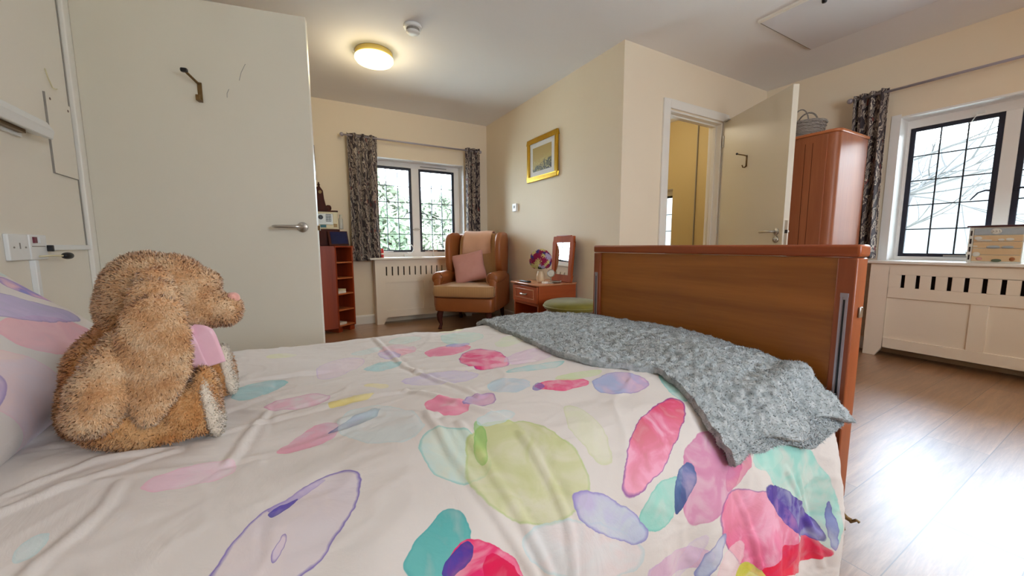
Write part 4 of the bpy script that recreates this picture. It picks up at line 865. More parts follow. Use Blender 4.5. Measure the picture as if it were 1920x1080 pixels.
edge = np.minimum(np.minimum(T, 1 - T)[:, None] * 1.2, np.minimum(Sg, 1 - Sg)[None] * .55)
lift = .020 + .012 * fbm(bu + 3, bv + 1, 7, 7, 3, 21) * np.clip(edge * 12, .15, 1) * .45
near = np.clip(1 - T / .28, 0, 1)[:, None]
lift += near * (.030 * np.clip(Sg, 0, 1)[None] ** 2 + .012 * np.sin(bu * 26 + .5))
foldc = np.exp(-((T[:, None] - .07 - .05 * Sg[None]) / .028) ** 2) * .030 * (Sg[None] > .3) * np.clip((Sg[None] - .3) * 4, 0, 1)
lift += foldc
BP = BP + BN * lift[..., None] + .0025 * fbm(bu + 7, bv + 2, 60, 60, 2, 8)[..., None] * BN
BP[..., 0] = np.minimum(BP[..., 0], 1.287)
und = BP - BN * .016
idx = np.arange(na * nb).reshape(na, nb); q = np.stack([idx[:-1, :-1], idx[:-1, 1:], idx[1:, 1:], idx[1:, :-1]], -1).reshape(-1, 4)
V = np.vstack([BP.reshape(-1, 3), und.reshape(-1, 3)]); off_ = na * nb
Fq = q[:, ::1].tolist() + (q[:, ::-1] + off_).tolist()
loop = list(idx[0, :]) + list(idx[1:, -1]) + list(idx[-1, -2::-1]) + list(idx[-2:0:-1, 0])
for a, b in zip(loop, loop[1:] + loop[:1]): Fq.append((int(a), int(a) + off_, int(b) + off_, int(b)))
# make sure top faces point outwards
a, b, c = V[Fq[0][0]], V[Fq[0][1]], V[Fq[0][2]]
if np.cross(b - a, c - a)[2] < 0: Fq = [tuple(reversed(x)) for x in Fq]
bl = furry('throw_blanket', V, Fq, 'sherpa', 240000, .0070, .0015, curl=1.6, seed=4, spread=.75)
tag(bl, 'grey fluffy sherpa throw folded over the foot of the bed', 'blanket')
# folded under-layer showing below the hem
tF = T[:40]; fu = np.interp(np.linspace(.35, 1.0, 120), Sg, Sg); 
hu = .80 + (1.275 - .80) * np.linspace(0, 1, 120); hv0 = vhem - .03
su, sv = np.meshgrid(hu, np.linspace(0, .075, 22), indexing='ij'); HP, HN = surf0(su, hv0 + sv * (.35 + .65 * np.sin((su - .8) / .475 * 2.2) ** 2) + .008 * np.sin(su * 30))
lf = .012 + .018 * np.clip((su - .95) / .3, 0, 1); HP = HP + HN * lf[..., None]; HP[..., 0] = np.minimum(HP[..., 0], 1.285)
mb = MB().grid(HP); und2 = MB().grid(HP - HN * .012)
k = len(mb.v); V3 = mb.v + und2.v; F3 = [tuple(reversed(x)) for x in mb.f] + [tuple(i + k for i in x) for x in und2.f]
furry('turned_under_edge', V3, F3, 'sherpa', 36000, .007, .0015, parent=bl, curl=1.6, seed=6, spread=.75)

# pillow ------------------------------------------------------------
def pillow_grid(w, d, hgt, n=60, e=.16, seed=0):
    """plump rectangular pillow in local xy, thickness z"""
    top = np.zeros((n, n, 3)); uvp = np.zeros((n, n, 2)); s = np.linspace(-1, 1, n); s = np.sign(s) * (1 - (1 - np.abs(s)) ** 1.4)
    X_, Y_ = np.meshgrid(s, s, indexing='ij'); t = ((1 - np.abs(X_) ** 2.6) * (1 - np.abs(Y_) ** 2.6)) ** .42
    pin = 1 - .07 * (1 - np.abs(X_)) * np.abs(Y_) ** 3 ; pin2 = 1 - .07 * (1 - np.abs(Y_)) * np.abs(X_) ** 3
    wr = .02 * fbm(X_ + 2, Y_ + 2, 2.2, 2.2, 3, seed + 30) * t
    top[..., 0] = X_ * w / 2 * pin2; top[..., 1] = Y_ * d / 2 * pin; top[..., 2] = t * hgt / 2 + wr * hgt
    bot = top.copy(); bot[..., 2] = -t * hgt / 2
    return top, bot
def pillow(name, w, d, hgt, Mx, mt, n=60, seed=0, parent=None):
    top, bot = pillow_grid(w, d, hgt, n, seed=seed); mb = MB().grid(top[:, ::-1]); mb.grid(bot)
    V = np.array(mb.v); uvs = V[:, :2].copy(); uvs[n * n:, 0] += 2
    me = rawmesh(name, V, mb.f); l = me.uv_layers.new(name='UVMap'); li = np.zeros(len(me.loops), int); me.loops.foreach_get('vertex_index', li)
    l.data.foreach_set('uv', uvs[li].ravel().astype(np.float32)); me.transform(Mx)
    import bmesh
    bm = bmesh.new(); bm.from_mesh(me); bmesh.ops.remove_doubles(bm, verts=bm.verts, dist=1e-5); bmesh.ops.recalc_face_normals(bm, faces=bm.faces); bm.to_mesh(me); bm.free()
    return obj(name, me, mt, parent, smooth=True)
pet2 = [(.10, .10, 1.3, .14, .055, .1, (238, 180, 190), (226, 150, 176), .8, PINK, .3), (.02, .13, 1.2, .13, .05, .2, LIL, (140, 130, 190), .8, NAVY, .4), (-.02, .30, 1.0, .10, .035, 0, (110, 110, 200), (236, 150, 190), .85, VIO, .4),
        (.16, -.1, .6, .16, .07, 0, (240, 206, 206), (228, 200, 226), .6, PINK, .2), (.20, .24, .3, .07, .06, 0, (150, 170, 200), (196, 216, 226), .85, TEAL, .5), (.21, .12, 1.5, .10, .04, 0, (216, 206, 140), (226, 216, 180), .7, OLIVE, .3), (.12, -.25, 1.5, .12, .05, 0, (160, 140, 206), LIL, .7, VIO, .5), (-.12, .1, 1.5, .3, .03, 0, (190, 224, 216), (200, 226, 222), .6, TEAL, .3)]
pet2 = [(p[0], p[1], (p[3] * math.cos(p[2]), p[3] * math.sin(p[2])), (-p[4] * math.sin(p[2]), p[4] * math.cos(p[2])), *p[5:]) for p in pet2]
M['pillowcase'] = petal_material('watercolour_petal_pillowcase', pet2)
ax_x = Vector((.70, 0, -.714)).normalized(); ax_y = Vector((0, 1, 0)); ax_z = ax_x.cross(ax_y)
Mp = Matrix((ax_x, ax_y, ax_z)).transposed().to_4x4(); Mp.translation = Vector((-.565, 1.02, .722))
pil = pillow('pillow', .46, .80, .21, Mp, 'pillowcase', 70, 3); tag(pil, 'plump petal-print pillow behind the toy rabbit', 'pillow')

# ------------------------------------------------------------------ toy rabbit
YRb = .94
rab = thing('toy_rabbit', 'caramel plush toy rabbit with floppy ears and pink bow sitting on the bed', 'soft toy', (-.25, YRb, .575))
def rp_(px, py, Y=YRb): return ony(px, py, Y)
def blob(specs, vox=.006, smooth_it=6):
    """union of ellipsoids/capsules -> one smooth surface"""
    mb = MB()
    for sp_ in specs:
        if len(sp_) == 3: c, r, R_ = sp_
        else: c, r = sp_; R_ = None
        mb.superq(tuple(c), r, (1, 1), (22, 14), R_)
    me = rawmesh('tmp', mb.v, mb.f); import bmesh
    bm = bmesh.new(); bm.from_mesh(me); bmesh.ops.remove_doubles(bm, verts=bm.verts, dist=1e-6); bmesh.ops.recalc_face_normals(bm, faces=bm.faces); bm.to_mesh(me); bm.free()
    o = bpy.data.objects.new('tmp', me); COL.objects.link(o)
    md = o.modifiers.new('r', 'REMESH'); md.mode = 'VOXEL'; md.voxel_size = vox; md2 = o.modifiers.new('s', 'SMOOTH'); md2.factor = .5; md2.iterations = smooth_it
    dg = bpy.context.evaluated_depsgraph_get(); dg.update(); ev = o.evaluated_get(dg); m2 = ev.to_mesh()
    v = np.zeros(len(m2.vertices) * 3); m2.vertices.foreach_get('co', v); f = [tuple(p.vertices) for p in m2.polygons]; ev.to_mesh_clear()
    bpy.data.objects.remove(o); bpy.data.meshes.remove(me); return v.reshape(-1, 3), f
def rotY(a): return Matrix.Rotation(a, 3, 'Y')
def P3(px, py, Y): return Vector(rp_(px, py, Y))
# head: skull, cheeks, muzzle
head_s = [(P3(282, 550, YRb), (.066, .070, .075)), (P3(262, 575, YRb), (.056, .064, .064)), (P3(320, 530, YRb), (.055, .060, .052)), (P3(345, 560, YRb), (.055, .058, .052)), (P3(385, 577, YRb), (.040, .044, .038)), (P3(418, 581, YRb), (.032, .036, .029)), (P3(432, 574, YRb), (.018, .026, .022)), (P3(425, 592, YRb), (.022, .030, .018)), (P3(355, 590, YRb - .02), (.042, .03, .026)), (P3(395, 590, YRb), (.032, .036, .020)), (P3(372, 532, YRb), (.035, .045, .028))]
v, f = blob(head_s, .005, 8); furry('head', v, f, 'fur_pale', 52000, .0095, .0016, parent=rab, comb=(-.35, 0, -.1), seed=11)
body_s = [(P3(255, 735, YRb), (.098, .074, .088)), (P3(250, 680, YRb), (.082, .066, .080)), (P3(262, 630, YRb), (.060, .060, .055)), (P3(215, 760, YRb), (.070, .070, .075)), (P3(320, 690, YRb), (.052, .062, .075)), (P3(190, 700, YRb), (.045, .06, .07))]
v, f = blob(body_s, .006, 8); v[:, 2] = np.maximum(v[:, 2], .578); furry('body', v, f, 'fur', 50000, .0095, .0017, parent=rab, comb=(0, 0, -.5), seed=12)
# legs
yn = YRb - .098; yf = YRb + .095
leg_n = [(P3(235, 785, yn), (.060, .045, .045)), (P3(280, 800, yn), (.060, .042, .040)), (P3(325, 795, yn), (.050, .040, .042)), (P3(350, 770, yn - .002), (.042, .040, .050)), (P3(375, 765, yn), (.030, .038, .058)), (P3(385, 750, yn), (.022, .035, .062))]
v, f = blob(leg_n, .005, 6); v[:, 2] = np.maximum(v[:, 2], .576); lg = furry('leg', v, f, 'fur', 30000, .009, .0016, parent=rab, comb=(.2, 0, -.3), seed=13)
ft = MB().superq(P3(397, 757, yn), (.013, .038, .060), (.8, .9), (26, 16), rotY(-.12)); furry('foot_pad', ft.v, ft.f, 'footpad', 9000, .006, .0013, parent=lg, seed=14, label='cream plush sole')
leg_f = [(P3(330, 740, yf), (.060, .042, .045)), (P3(390, 715, yf), (.045, .040, .055)), (P3(410, 700, yf), (.030, .038, .060))]
v, f = blob(leg_f, .005, 6); v[:, 2] = np.maximum(v[:, 2], .576); lg = furry('leg', v, f, 'fur', 18000, .009, .0016, parent=rab, comb=(.2, 0, -.3), seed=15)
ft = MB().superq(P3(427, 692, yf), (.013, .036, .058), (.8, .9), (26, 16), rotY(-.12)); furry('foot_pad', ft.v, ft.f, 'footpad', 6000, .006, .0013, parent=lg, seed=16, label='cream plush sole')
# arms
ya = YRb - .122
arm_s = [(P3(236, 655, ya + .016), (.030, .030, .034)), (P3(214, 695, ya), (.036, .034, .042)), (P3(194, 738, ya - .008), (.040, .036, .044)), (P3(178, 775, ya - .010), (.034, .034, .034))]
v, f = blob(arm_s, .005, 6); furry('arm', v, f, 'fur_pale', 24000, .0095, .0016, parent=rab, comb=(0, 0, -.7), seed=17)
arm_f = [(P3(300, 650, YRb + .08), (.036, .034, .040)), (P3(320, 690, YRb + .09), (.036, .034, .046))]
v, f = blob(arm_f, .006, 6); furry('arm', v, f, 'fur', 8000, .0095, .0016, parent=rab, comb=(0, 0, -.7), seed=18)
# ears: flattened, wide towards the bottom, pointed tip
def ear(y, seed, n, sgn):
    sp_ = []
    for (px, py, w, hh) in ((288, 530, .024, .026), (289, 560, .034, .032), (290, 595, .040, .034), (290, 630, .046, .034), (291, 665, .048, .034), (290, 695, .046, .032), (287, 722, .040, .028), (283, 745, .032, .024), (280, 764, .023, .020), (278, 780, .014, .015)):
        sp_.append((P3(px, py, y - sgn * .050 * math.sin(max(0, min(1, (py - 535) / 90)) * 1.57)), (w, .014, hh)))
    v, f = blob(sp_, .0045, 5); return furry('ear', v, f, 'fur_pale', n, .010, .0016, parent=rab, comb=(0, 0, -.9), seed=seed)
ear(YRb - .088, 19, 30000, 1); ear(YRb + .078, 20, 9000, -1)
# nose, eye and bow
no = MB().superq(P3(437, 560, YRb), (.012, .017, .013), (.9, .9), (18, 12)); obj('nose', no, 'nose', rab, smooth=True)
bow = MB()
def ribbon(mb, pts, w, side):
    P_ = np.array([[p + Vector(side) * w_ for w_ in (-w, -w / 2, 0, w / 2, w)] for p in pts]); mb.grid(np.array(P_))
c = P3(353, 622, YRb - .048)
def strip(mb, path, widths, nsub=14):
    pa = catmull([tuple(p) for p in path], nsub); w_ = np.interp(np.linspace(0, 1, len(pa)), np.linspace(0, 1, len(widths)), widths)
    rows = []
    for i, p in enumerate(pa):
        t_ = pa[min(i + 1, len(pa) - 1)] - pa[max(i - 1, 0)]; t_ /= np.linalg.norm(t_) + 1e-9; s_ = np.cross(t_, np.array([0.1, -1.0, .12])); s_ /= np.linalg.norm(s_)
        rows.append([p + s_ * w_[i] * k for k in np.linspace(-1, 1, 7)])
    mb.grid(np.array(rows))
yb = YRb - .052
strip(bow, [P3(356, 616, yb), P3(376, 630, yb - .008), P3(390, 655, yb - .004), P3(402, 684, yb)], [.010, .021, .019, .018])
strip(bow, [P3(352, 618, yb - .010), P3(360, 645, yb - .014), P3(368, 670, yb - .012), P3(378, 690, yb - .010)], [.004, .008, .010, .010])
bo = obj('bow_ribbon', bow, 'satin', rab, smooth=True, solid=.0012)
obj('bow_knot', MB().superq(P3(353, 619, yb - .004), (.008, .008, .009), (.8, .8), (14, 10)), 'satin', bo, smooth=True)

# ------------------------------------------------------------------ wall fittings on the left wall
t = thing('double_socket', 'white wall socket pair with burgundy switch above the pillow', 'socket', (XE + .01, 1.95, .90))
obj('blank_plate', B((XE, 1.845, .857), (XE + .012, 1.952, .944)), 'plastic', t, bev=.003)
obj('switch_plate', B((XE, 1.958, .857), (XE + .012, 2.062, .944)), 'plastic', t, bev=.003)
obj('rocker_switch', B((XE + .012, 1.975, .915), (XE + .017, 1.992, .936)), 'plate', t)
obj('rocker_switch', B((XE + .012, 2.008, .915), (XE + .017, 2.025, .936)), 'plastic', t, bev=.001)
for yq in (1.868, 1.93): obj('screw', MB().lathe([(0, 0), (.003, 0), (.003, .002), (0, .002)], (XE + .012, yq, .90), 10, 'x'), 'grey_line', t)
obj('cord_slot', B((XE + .012, 1.898, .895), (XE + .0135, 1.902, .915)), 'grey_line', t)
obj('label_strip', B((XE + .012, 1.968, .902), (XE + .0125, 2.05, .905)), 'grey_line', t)
t = thing('black_plug', 'black rubber plug on a thin lead hanging from the wall socket', 'plug', (XE + .03, 2.07, .87))
obj('plug_body', MB().superq((XE + .045, 2.105, .868), (.014, .028, .013), (.9, .9), (18, 12)), 'black', t, smooth=True)
obj('lead', MB().tube([(XE + .012, 2.0, .868), (XE + .03, 2.03, .870), (XE + .04, 2.07, .869), (XE + .044, 2.09, .868)], .003, 8), 'cream_metal', t, smooth=True)
obj('plug_stub', B((XE + .012, 2.055, .885), (XE + .028, 2.066, .908)), 'black', t, bev=.002)
tag(obj('cable_trunking', MB().box((XE, 2.07, .889), (XE + .014, 2.404, .909)), 'plastic', bev=.002), 'white horizontal cable trunking from the wall socket to the door frame', 'trunking')
tag(obj('cable_trunking', MB().box((XE, 1.965, .12), (XE + .016, 1.987, .856)), 'plastic', bev=.002), 'white vertical cable trunking running down from the wall socket', 'trunking')
t = thing('overbed_light', 'white strip light fitting on the wall above the bed head', 'light', (XE + .04, 1.7, 1.35))
obj('lamp_housing', MB().prism([(XE, 1.305), (XE + .055, 1.290), (XE + .062, 1.320), (XE + .045, 1.352), (XE, 1.360)], 1.2, 2.085, Matrix(((1, 0, 0), (0, 0, 1), (0, 1, 0)))), 'plastic', t, bev=.004)
obj('lamp_tube_slot', B((XE + .012, 1.22, 1.285), (XE + .03, 1.98, 1.297)), 'brass', t)
obj('lamp_lip', B((XE + .002, 1.2, 1.275), (XE + .012, 2.0, 1.305)), 'plastic', t)
t = thing('access_panel', 'cream wall access panel with two screws beside the left door frame', 'panel', (XE, 2.3, 1.34))
obj('panel_board', B((XE, 2.205, 1.19), (XE + .006, 2.392, 1.492)), 'wall_pale', t, bev=.001)
obj('panel_edge', MB().box((XE, 2.203, 1.19), (XE + .0062, 2.205, 1.492)).box((XE, 2.203, 1.1885), (XE + .0062, 2.392, 1.19)), 'grey_line', t)
for yq, zq in ((2.235, 1.475), (2.37, 1.468)): obj('screw', MB().lathe([(0, 0), (.005, 0), (.005, .0015), (0, .0015)], (XE + .006, yq, zq), 12, 'x'), 'socket_screw', t)
tag(obj('cable_clip', MB().tube([(XE + .004, 2.235, 1.585), (XE + .010, 2.232, 1.55), (XE + .012, 2.25, 1.522), (XE + .008, 2.29, 1.528), (XE + .003, 2.31, 1.535)], .0022, 7), 'cream_metal', smooth=True), 'thin white wire hook on the wall above the access panel', 'hook')

# ------------------------------------------------------------------ picture, thermostat on the inner wall
t = thing('framed_picture', 'gold-framed landscape picture on the inner wall', 'picture', (XB - .01, 3.33, 1.79))
pa0, pa1, pz0, pz1 = 3.052, 3.600, 1.572, 2.015
fm = MB(); fw = .045
for (a, b, c_, d_) in ((pa0, pa1, pz0, pz0 + fw), (pa0, pa1, pz1 - fw, pz1), (pa0, pa0 + fw, pz0 + fw, pz1 - fw), (pa1 - fw, pa1, pz0 + fw, pz1 - fw)): fm.box((XB - .028, a, c_), (XB - .002, b, d_))
obj('frame', fm, 'gold', t, bev=.008, seg=3)
im = MB()
for (a, b, c_, d_) in ((pa0 + .038, pa1 - .038, pz0 + .038, pz0 + .05), (pa0 + .038, pa1 - .038, pz1 - .05, pz1 - .038), (pa0 + .038, pa0 + .05, pz0 + .05, pz1 - .05), (pa1 - .05, pa1 - .038, pz0 + .05, pz1 - .05)): im.box((XB - .022, a, c_), (XB - .004, b, d_))
obj('inner_slip', im, 'gold', t, bev=.002)
obj('mount', B((XB - .014, pa0 + .04, pz0 + .04), (XB - .010, pa1 - .04, pz1 - .04)), 'mount', t)
def picture_mat():
    m, nt, b = nmat('painted_landscape'); L = nt.links
    tc = N(nt, 'ShaderNodeTexCoord'); sp = N(nt, 'ShaderNodeSeparateXYZ'); L.new(tc.outputs['Generated'], sp.inputs[0])
    n = N(nt, 'ShaderNodeTexNoise', Scale=7.0, Detail=6.0); L.new(tc.outputs['Generated'], n.inputs['Vector'])
    n2 = N(nt, 'ShaderNodeTexNoise', Scale=16.0, Detail=4.0); L.new(tc.outputs['Generated'], n2.inputs['Vector'])
    a = N(nt, 'ShaderNodeMath', _operation='MULTIPLY_ADD'); a.inputs[1].default_value = .55; L.new(n.outputs[0], a.inputs[0]); L.new(sp.outputs[2], a.inputs[2])
    b2 = N(nt, 'ShaderNodeMath', _operation='MULTIPLY_ADD'); b2.inputs[1].default_value = .35; L.new(sp.outputs[1], b2.inputs[0]); L.new(a.outputs[0], b2.inputs[2])
    r = N(nt, 'ShaderNodeValToRGB'); e = r.color_ramp.elements; e[0].position = .35; e[0].color = lin((44, 46, 48)); e[1].position = 1.0; e[1].color = lin((176, 150, 84))
    x = e.new(.55); x.color = lin((96, 92, 58)); x = e.new(.68); x.color = lin((66, 68, 54)); x = e.new(.8); x.color = lin((180, 158, 92))
    L.new(b2.outputs[0], r.inputs[0])
    r2 = N(nt, 'ShaderNodeMapRange'); r2.inputs['From Min'].default_value = .56; r2.inputs['From Max'].default_value = .62; L.new(n2.outputs[0], r2.inputs['Value'])
    lt = N(nt, 'ShaderNodeMath', _operation='LESS_THAN'); lt.inputs[1].default_value = .5; L.new(sp.outputs[2], lt.inputs[0]); mu = N(nt, 'ShaderNodeMath', _operation='MULTIPLY'); L.new(lt.outputs[0], mu.inputs[0]); L.new(r2.outputs[0], mu.inputs[1])
    mx = N(nt, 'ShaderNodeMix', _data_type='RGBA'); mx.inputs[7].default_value = lin((196, 184, 120)); L.new(mu.outputs[0], mx.inputs[0]); L.new(r.outputs[0], mx.inputs[6])
    L.new(mx.outputs[2], b.inputs['Base Color']); b.inputs['Roughness'].default_value = .5; return m
obj('print', B((XB - .0158, pa0 + .105, pz0 + .10), (XB - .0142, pa1 - .105, pz1 - .10)), picture_mat(), t)
t = thing('thermostat', 'small white square thermostat on the inner wall below the picture', 'thermostat', (XB - .01, 3.87, 1.34))
obj('casing', B((XB - .028, 3.83, 1.295), (XB, 3.915, 1.383)), 'plastic', t, bev=.004)
obj('dial_window', B((XB - .030, 3.855, 1.33), (XB - .028, 3.885, 1.36)), 'grey_line', t)

# ------------------------------------------------------------------ armchair
arm = thing('armchair', 'tan leather wing armchair beside the far window', 'armchair', (0, 0, 0))
th = math.radians(-42); Lc = Vector((1.265, 3.955, 0)); exv = Vector((math.cos(th), math.sin(th), 0)); eyv = Vector((-math.sin(th), math.cos(th), 0))
arm.location = Lc + exv * .34; arm.rotation_euler = (0, 0, th)          # origin: middle of the front edge on the floor
def rbox(cx, cy, cz, sx, sy, sz, e=.25, R=None, n=(32, 16)): return MB().superq((cx, cy, cz), (sx, sy, sz), (e, e), n, R)
kw = dict(parent=arm, world=False, smooth=True)
obj('seat_base', rbox(0, .36, .27, .335, .36, .078, .14), 'leather', **kw)
obj('seat_cushion', MB().superq((0, .26, .415), (.345, .30, .068), (.32, .2), (40, 16)), 'stripe', **kw)
obj('cushion_piping', MB().tube([(.335 * math.copysign(abs(math.cos(a)) ** .2, math.cos(a)), .26 + .29 * math.copysign(abs(math.sin(a)) ** .2, math.sin(a)), .468) for a in np.linspace(0, 2 * math.pi, 60)], .005, 6), 'stripe', **kw)
bk = Matrix.Rotation(math.radians(-9), 3, 'X')
obj('backrest', MB().superq((0, .62, .72), (.24, .07, .33), (.3, .25), (32, 20), bk), 'stripe', **kw)
obj('outer_back', MB().superq((0, .70, .62), (.30, .04, .42), (.2, .2), (32, 20), bk), 'leather', **kw)
for s in (-1, 1):
    # rolled arm: scroll in front, tapering backwards
    a_ = MB(); a_.tube([(s * .305, .07, .548), (s * .31, .10, .552), (s * .315, .30, .555), (s * .31, .50, .56), (s * .29, .66, .56)], [.060, .068, .066, .060, .05], 20)
    obj('arm_roll', a_, 'leather', **kw)
    obj('scroll_piping', MB().tube([(s * .305 + .062 * math.cos(t_), .068, .548 + .062 * math.sin(t_)) for t_ in np.linspace(0, 2 * math.pi, 26)], .004, 6), 'leather', **kw)
    obj('arm_panel', MB().superq((s * .315, .38, .39), (.045, .32, .19), (.25, .2), (28, 14)), 'leather', **kw)
    # wing
    wg = []
    prof_w = [(.66, .55), (.44, .57), (.36, .66), (.34, .80), (.345, .93), (.38, 1.01), (.45, 1.05), (.56, 1.055), (.70, 1.04), (.74, .85), (.72, .60)]
    wc = catmull(prof_w, 4)
    R_ = Matrix(((0, 0, 1), (1, 0, 0), (0, 1, 0)))
    poly = [(y_, z_) for y_, z_ in wc]
    x_in, x_out = s * .262, s * .335
    w_ = MB(); w_.prism(poly, min(x_in, x_out), max(x_in, x_out), R_)
    obj('wing', w_, 'leather', parent=arm, world=False, bev=.028, seg=4)
obj('headrest_top', MB().tube([(-.28, .735, 1.015), (0, .75, 1.02), (.28, .735, 1.015)], .032, 12), 'leather', **kw)
for sx in (-.27, .27):
    lg = MB().tube([(sx, .05, .20), (sx * 1.03, .035, .15), (sx * 1.02, .03, .10), (sx * .98, .04, .05), (sx * 1.0, .02, .015), (sx * 1.0, .012, 0)], [.032, .034, .026, .017, .018, .022], 12)
    obj('leg', lg, 'darkwood', **kw)
    lg = MB().tube([(sx, .64, .20), (sx, .66, .10), (sx * 1.02, .70, 0)], [.028, .022, .018], 10); obj('leg', lg, 'darkwood', **kw)
aw = Matrix.LocRotScale(arm.location, arm.rotation_euler, None)
# cushion leaning in the seat, cloth over the back
Mc = aw @ Matrix.Translation((-.055, .40, .655)) @ Matrix.Rotation(math.radians(8), 4, 'Z') @ Matrix.Rotation(math.radians(68), 4, 'X') @ Matrix.Rotation(math.radians(13), 4, 'Z')
cu = pillow('cushion', .37, .36, .13, Mc, 'pinkcush', 44, 5); tag(cu, 'dusty pink square cushion leaning in the armchair', 'cushion')
cl = MB(); rows = []
path = [(.66, .80), (.575, .80), (.56, .90), (.575, .99), (.62, 1.045), (.70, 1.075), (.775, 1.065), (.80, 1.0), (.80, .92)]
pp = catmull(path, 8); pp = pp[np.where(pp[:, 0] < 9)]
for i, (y_, z_) in enumerate(pp[8:]):
    rows.append([(x_, y_ - .004 - .012 * math.sin(x_ * 30 + i * .1) * .3, z_ + .003 * math.sin(x_ * 22)) for x_ in np.linspace(-.20 + .02 * math.sin(i * .1), .16, 24)])
cl.grid(np.array(rows)); me_ = rawmesh('cloth', cl.v, cl.f); me_.transform(aw)
tag(obj('chair_cloth', me_, 'peach', smooth=True, solid=.006), 'peach cloth draped over the top of the armchair back', 'cloth')

# ------------------------------------------------------------------ small dressing table
tx0, tx1, ty0, ty1 = 1.83, 2.245, 2.745, 3.17
tb = thing('bedside_table', 'red-brown wooden table with one drawer against the inner wall', 'table', ((tx0 + tx1) / 2, (ty0 + ty1) / 2, 0))
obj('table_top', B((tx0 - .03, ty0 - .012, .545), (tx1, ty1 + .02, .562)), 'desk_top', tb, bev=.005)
obj('table_side', B((tx0, ty0, 0), (tx1, ty0 + .02, .36)), 'desk', tb, bev=.002)
obj('table_side', B((tx0, ty1 - .02, 0), (tx1, ty1, .36)), 'desk', tb, bev=.002)
obj('table_box', B((tx0, ty0, .36), (tx1, ty1, .545)), 'desk', tb, bev=.002)
dr = obj('drawer', B((tx0 - .016, ty0 + .004, .385), (tx0, ty1 - .004, .538)), 'desk', tb, bev=.004)
mb = MB(); a, b, c_, d_ = ty0 + .05, ty1 - .05, .418, .508
for q in (((tx0 - .021, a, c_), (tx0 - .016, b, c_ + .007)), ((tx0 - .021, a, d_ - .007), (tx0 - .016, b, d_)), ((tx0 - .021, a, c_ + .007), (tx0 - .016, a + .007, d_ - .007)), ((tx0 - .021, b - .007, c_ + .007), (tx0 - .016, b, d_ - .007))): mb.box(*q)
obj('drawer_moulding', mb, 'desk_top', dr, bev=.001)
ym = (ty0 + ty1) / 2
obj('drawer_handle', MB().tube([(tx0 - .018, ym - .045, .462), (tx0 - .038, ym - .038, .46), (tx0 - .044, ym, .458), (tx0 - .038, ym + .038, .46), (tx0 - .018, ym + .045, .462)], [.007, .008, .009, .008, .007], 10), 'chrome', dr, smooth=True)
obj('back_shelf', B((tx1 - .02, ty0 + .02, .10), (tx1, ty1 - .02, .36)), 'desk', tb)
t = thing('vase_of_flowers', 'cream vase filled with a round bunch of magenta, violet and cream flowers', 'flowers', (1.955, 2.90, .562))
vc = (1.955, 2.90, .562)
obj('vase', MB().lathe([(0, 0), (.026, 0), (.034, .012), (.040, .045), (.036, .075), (.027, .098), (.028, .108), (.024, .108), (.022, .09), (0, .085)], vc, 28), 'vase', t, smooth=True)
cc = Vector((1.955, 2.90, .765)); obj('foliage', MB().superq(cc, (.088, .088, .082), (1, 1), (20, 14)), 'leafd', t, smooth=True)
fl_mesh = {}
def blossom(mt):
    mb = MB()
    for ring, (n_, rad, tilt, ln) in enumerate(((7, .010, .35, .024), (6, .006, .9, .018), (4, .002, 1.3, .012))):
        for k in range(n_):
            a = 2 * math.pi * k / n_ + ring * .4; R_ = Matrix.Rotation(a, 3, 'Z') @ Matrix.Rotation(-tilt, 3, 'Y')
            mb.superq(Matrix.Rotation(a, 3, 'Z') @ Vector((rad + ln * .4 * math.cos(tilt), 0, ln * .4 * math.sin(tilt))), (ln * .55, ln * .36, .003), (1, 1), (8, 6), R_)
    return mb
for key in ('mag', 'pur', 'crm', 'lil'):
    fl_mesh[key] = blossom(key)
rr = random.Random(5); k_ = 0; seqc = ['mag', 'pur', 'mag', 'crm', 'mag', 'lil', 'pur', 'mag', 'pur', 'crm', 'lil']
for i in range(84):
    zf = 1 - (i + .5) / 84 * 1.6; ph = i * 2.399963; rf = math.sqrt(max(0, 1 - zf * zf)); d = Vector((rf * math.cos(ph), rf * math.sin(ph), zf))
    key = rr.choice(seqc); s = rr.uniform(.72, 1.0) * (.8 if key in ('lil', 'pur') else 1)
    q = d.to_track_quat('Z', 'Y').to_matrix(); me = rawmesh('flower', [tuple(cc + d * .09 * rr.uniform(.94, 1.08) + q @ (Vector(p) * s)) for p in fl_mesh[key].v], fl_mesh[key].f)
    obj('flower', me, key, t, smooth=True)
t = thing('table_mirror', 'wooden framed mirror leaning on the wall behind the flowers', 'mirror', (2.18, 2.85, .562))
tilt = math.radians(4); my0, my1 = 2.70, 3.045; mh = .425
Rt = Matrix.Translation((2.158, 2.87, .563)) @ Matrix.Rotation(math.radians(-4.3), 4, 'Z') @ Matrix.Translation((0, -2.87, 0)) @ Matrix.Rotation(tilt, 4, 'Y')
def tb_(mb, y_0, y_1, z_0, z_1, x_0=0, x_1=.022):
    t_ = MB().box((x_0, y_0, z_0), (x_1, y_1, z_1)); mb.add([Rt @ Vector(p) for p in t_.v], t_.f); return mb
fr = MB(); fwd_ = .06
tb_(fr, my0, my1, 0, fwd_); tb_(fr, my0, my1, mh - fwd_, mh); tb_(fr, my0, my0 + fwd_, fwd_, mh - fwd_); tb_(fr, my1 - fwd_, my1, fwd_, mh - fwd_)
obj('frame', fr, 'mirror_wood', t, bev=.006, seg=3)
obj('frame_crest', tb_(MB(), my0 + .05, my1 - .05, mh, mh + .008, 0, .018), 'desk', t, bev=.003)
obj('mirror_glass', tb_(MB(), my0 + fwd_ - .004, my1 - fwd_ + .004, fwd_ - .004, mh - fwd_ + .004, .008, .016), 'mirror', t)
t = thing('stand_magnifier', 'small round chrome vanity mirror on a stem beside the vase', 'mirror', (1.98, 2.80, .562))
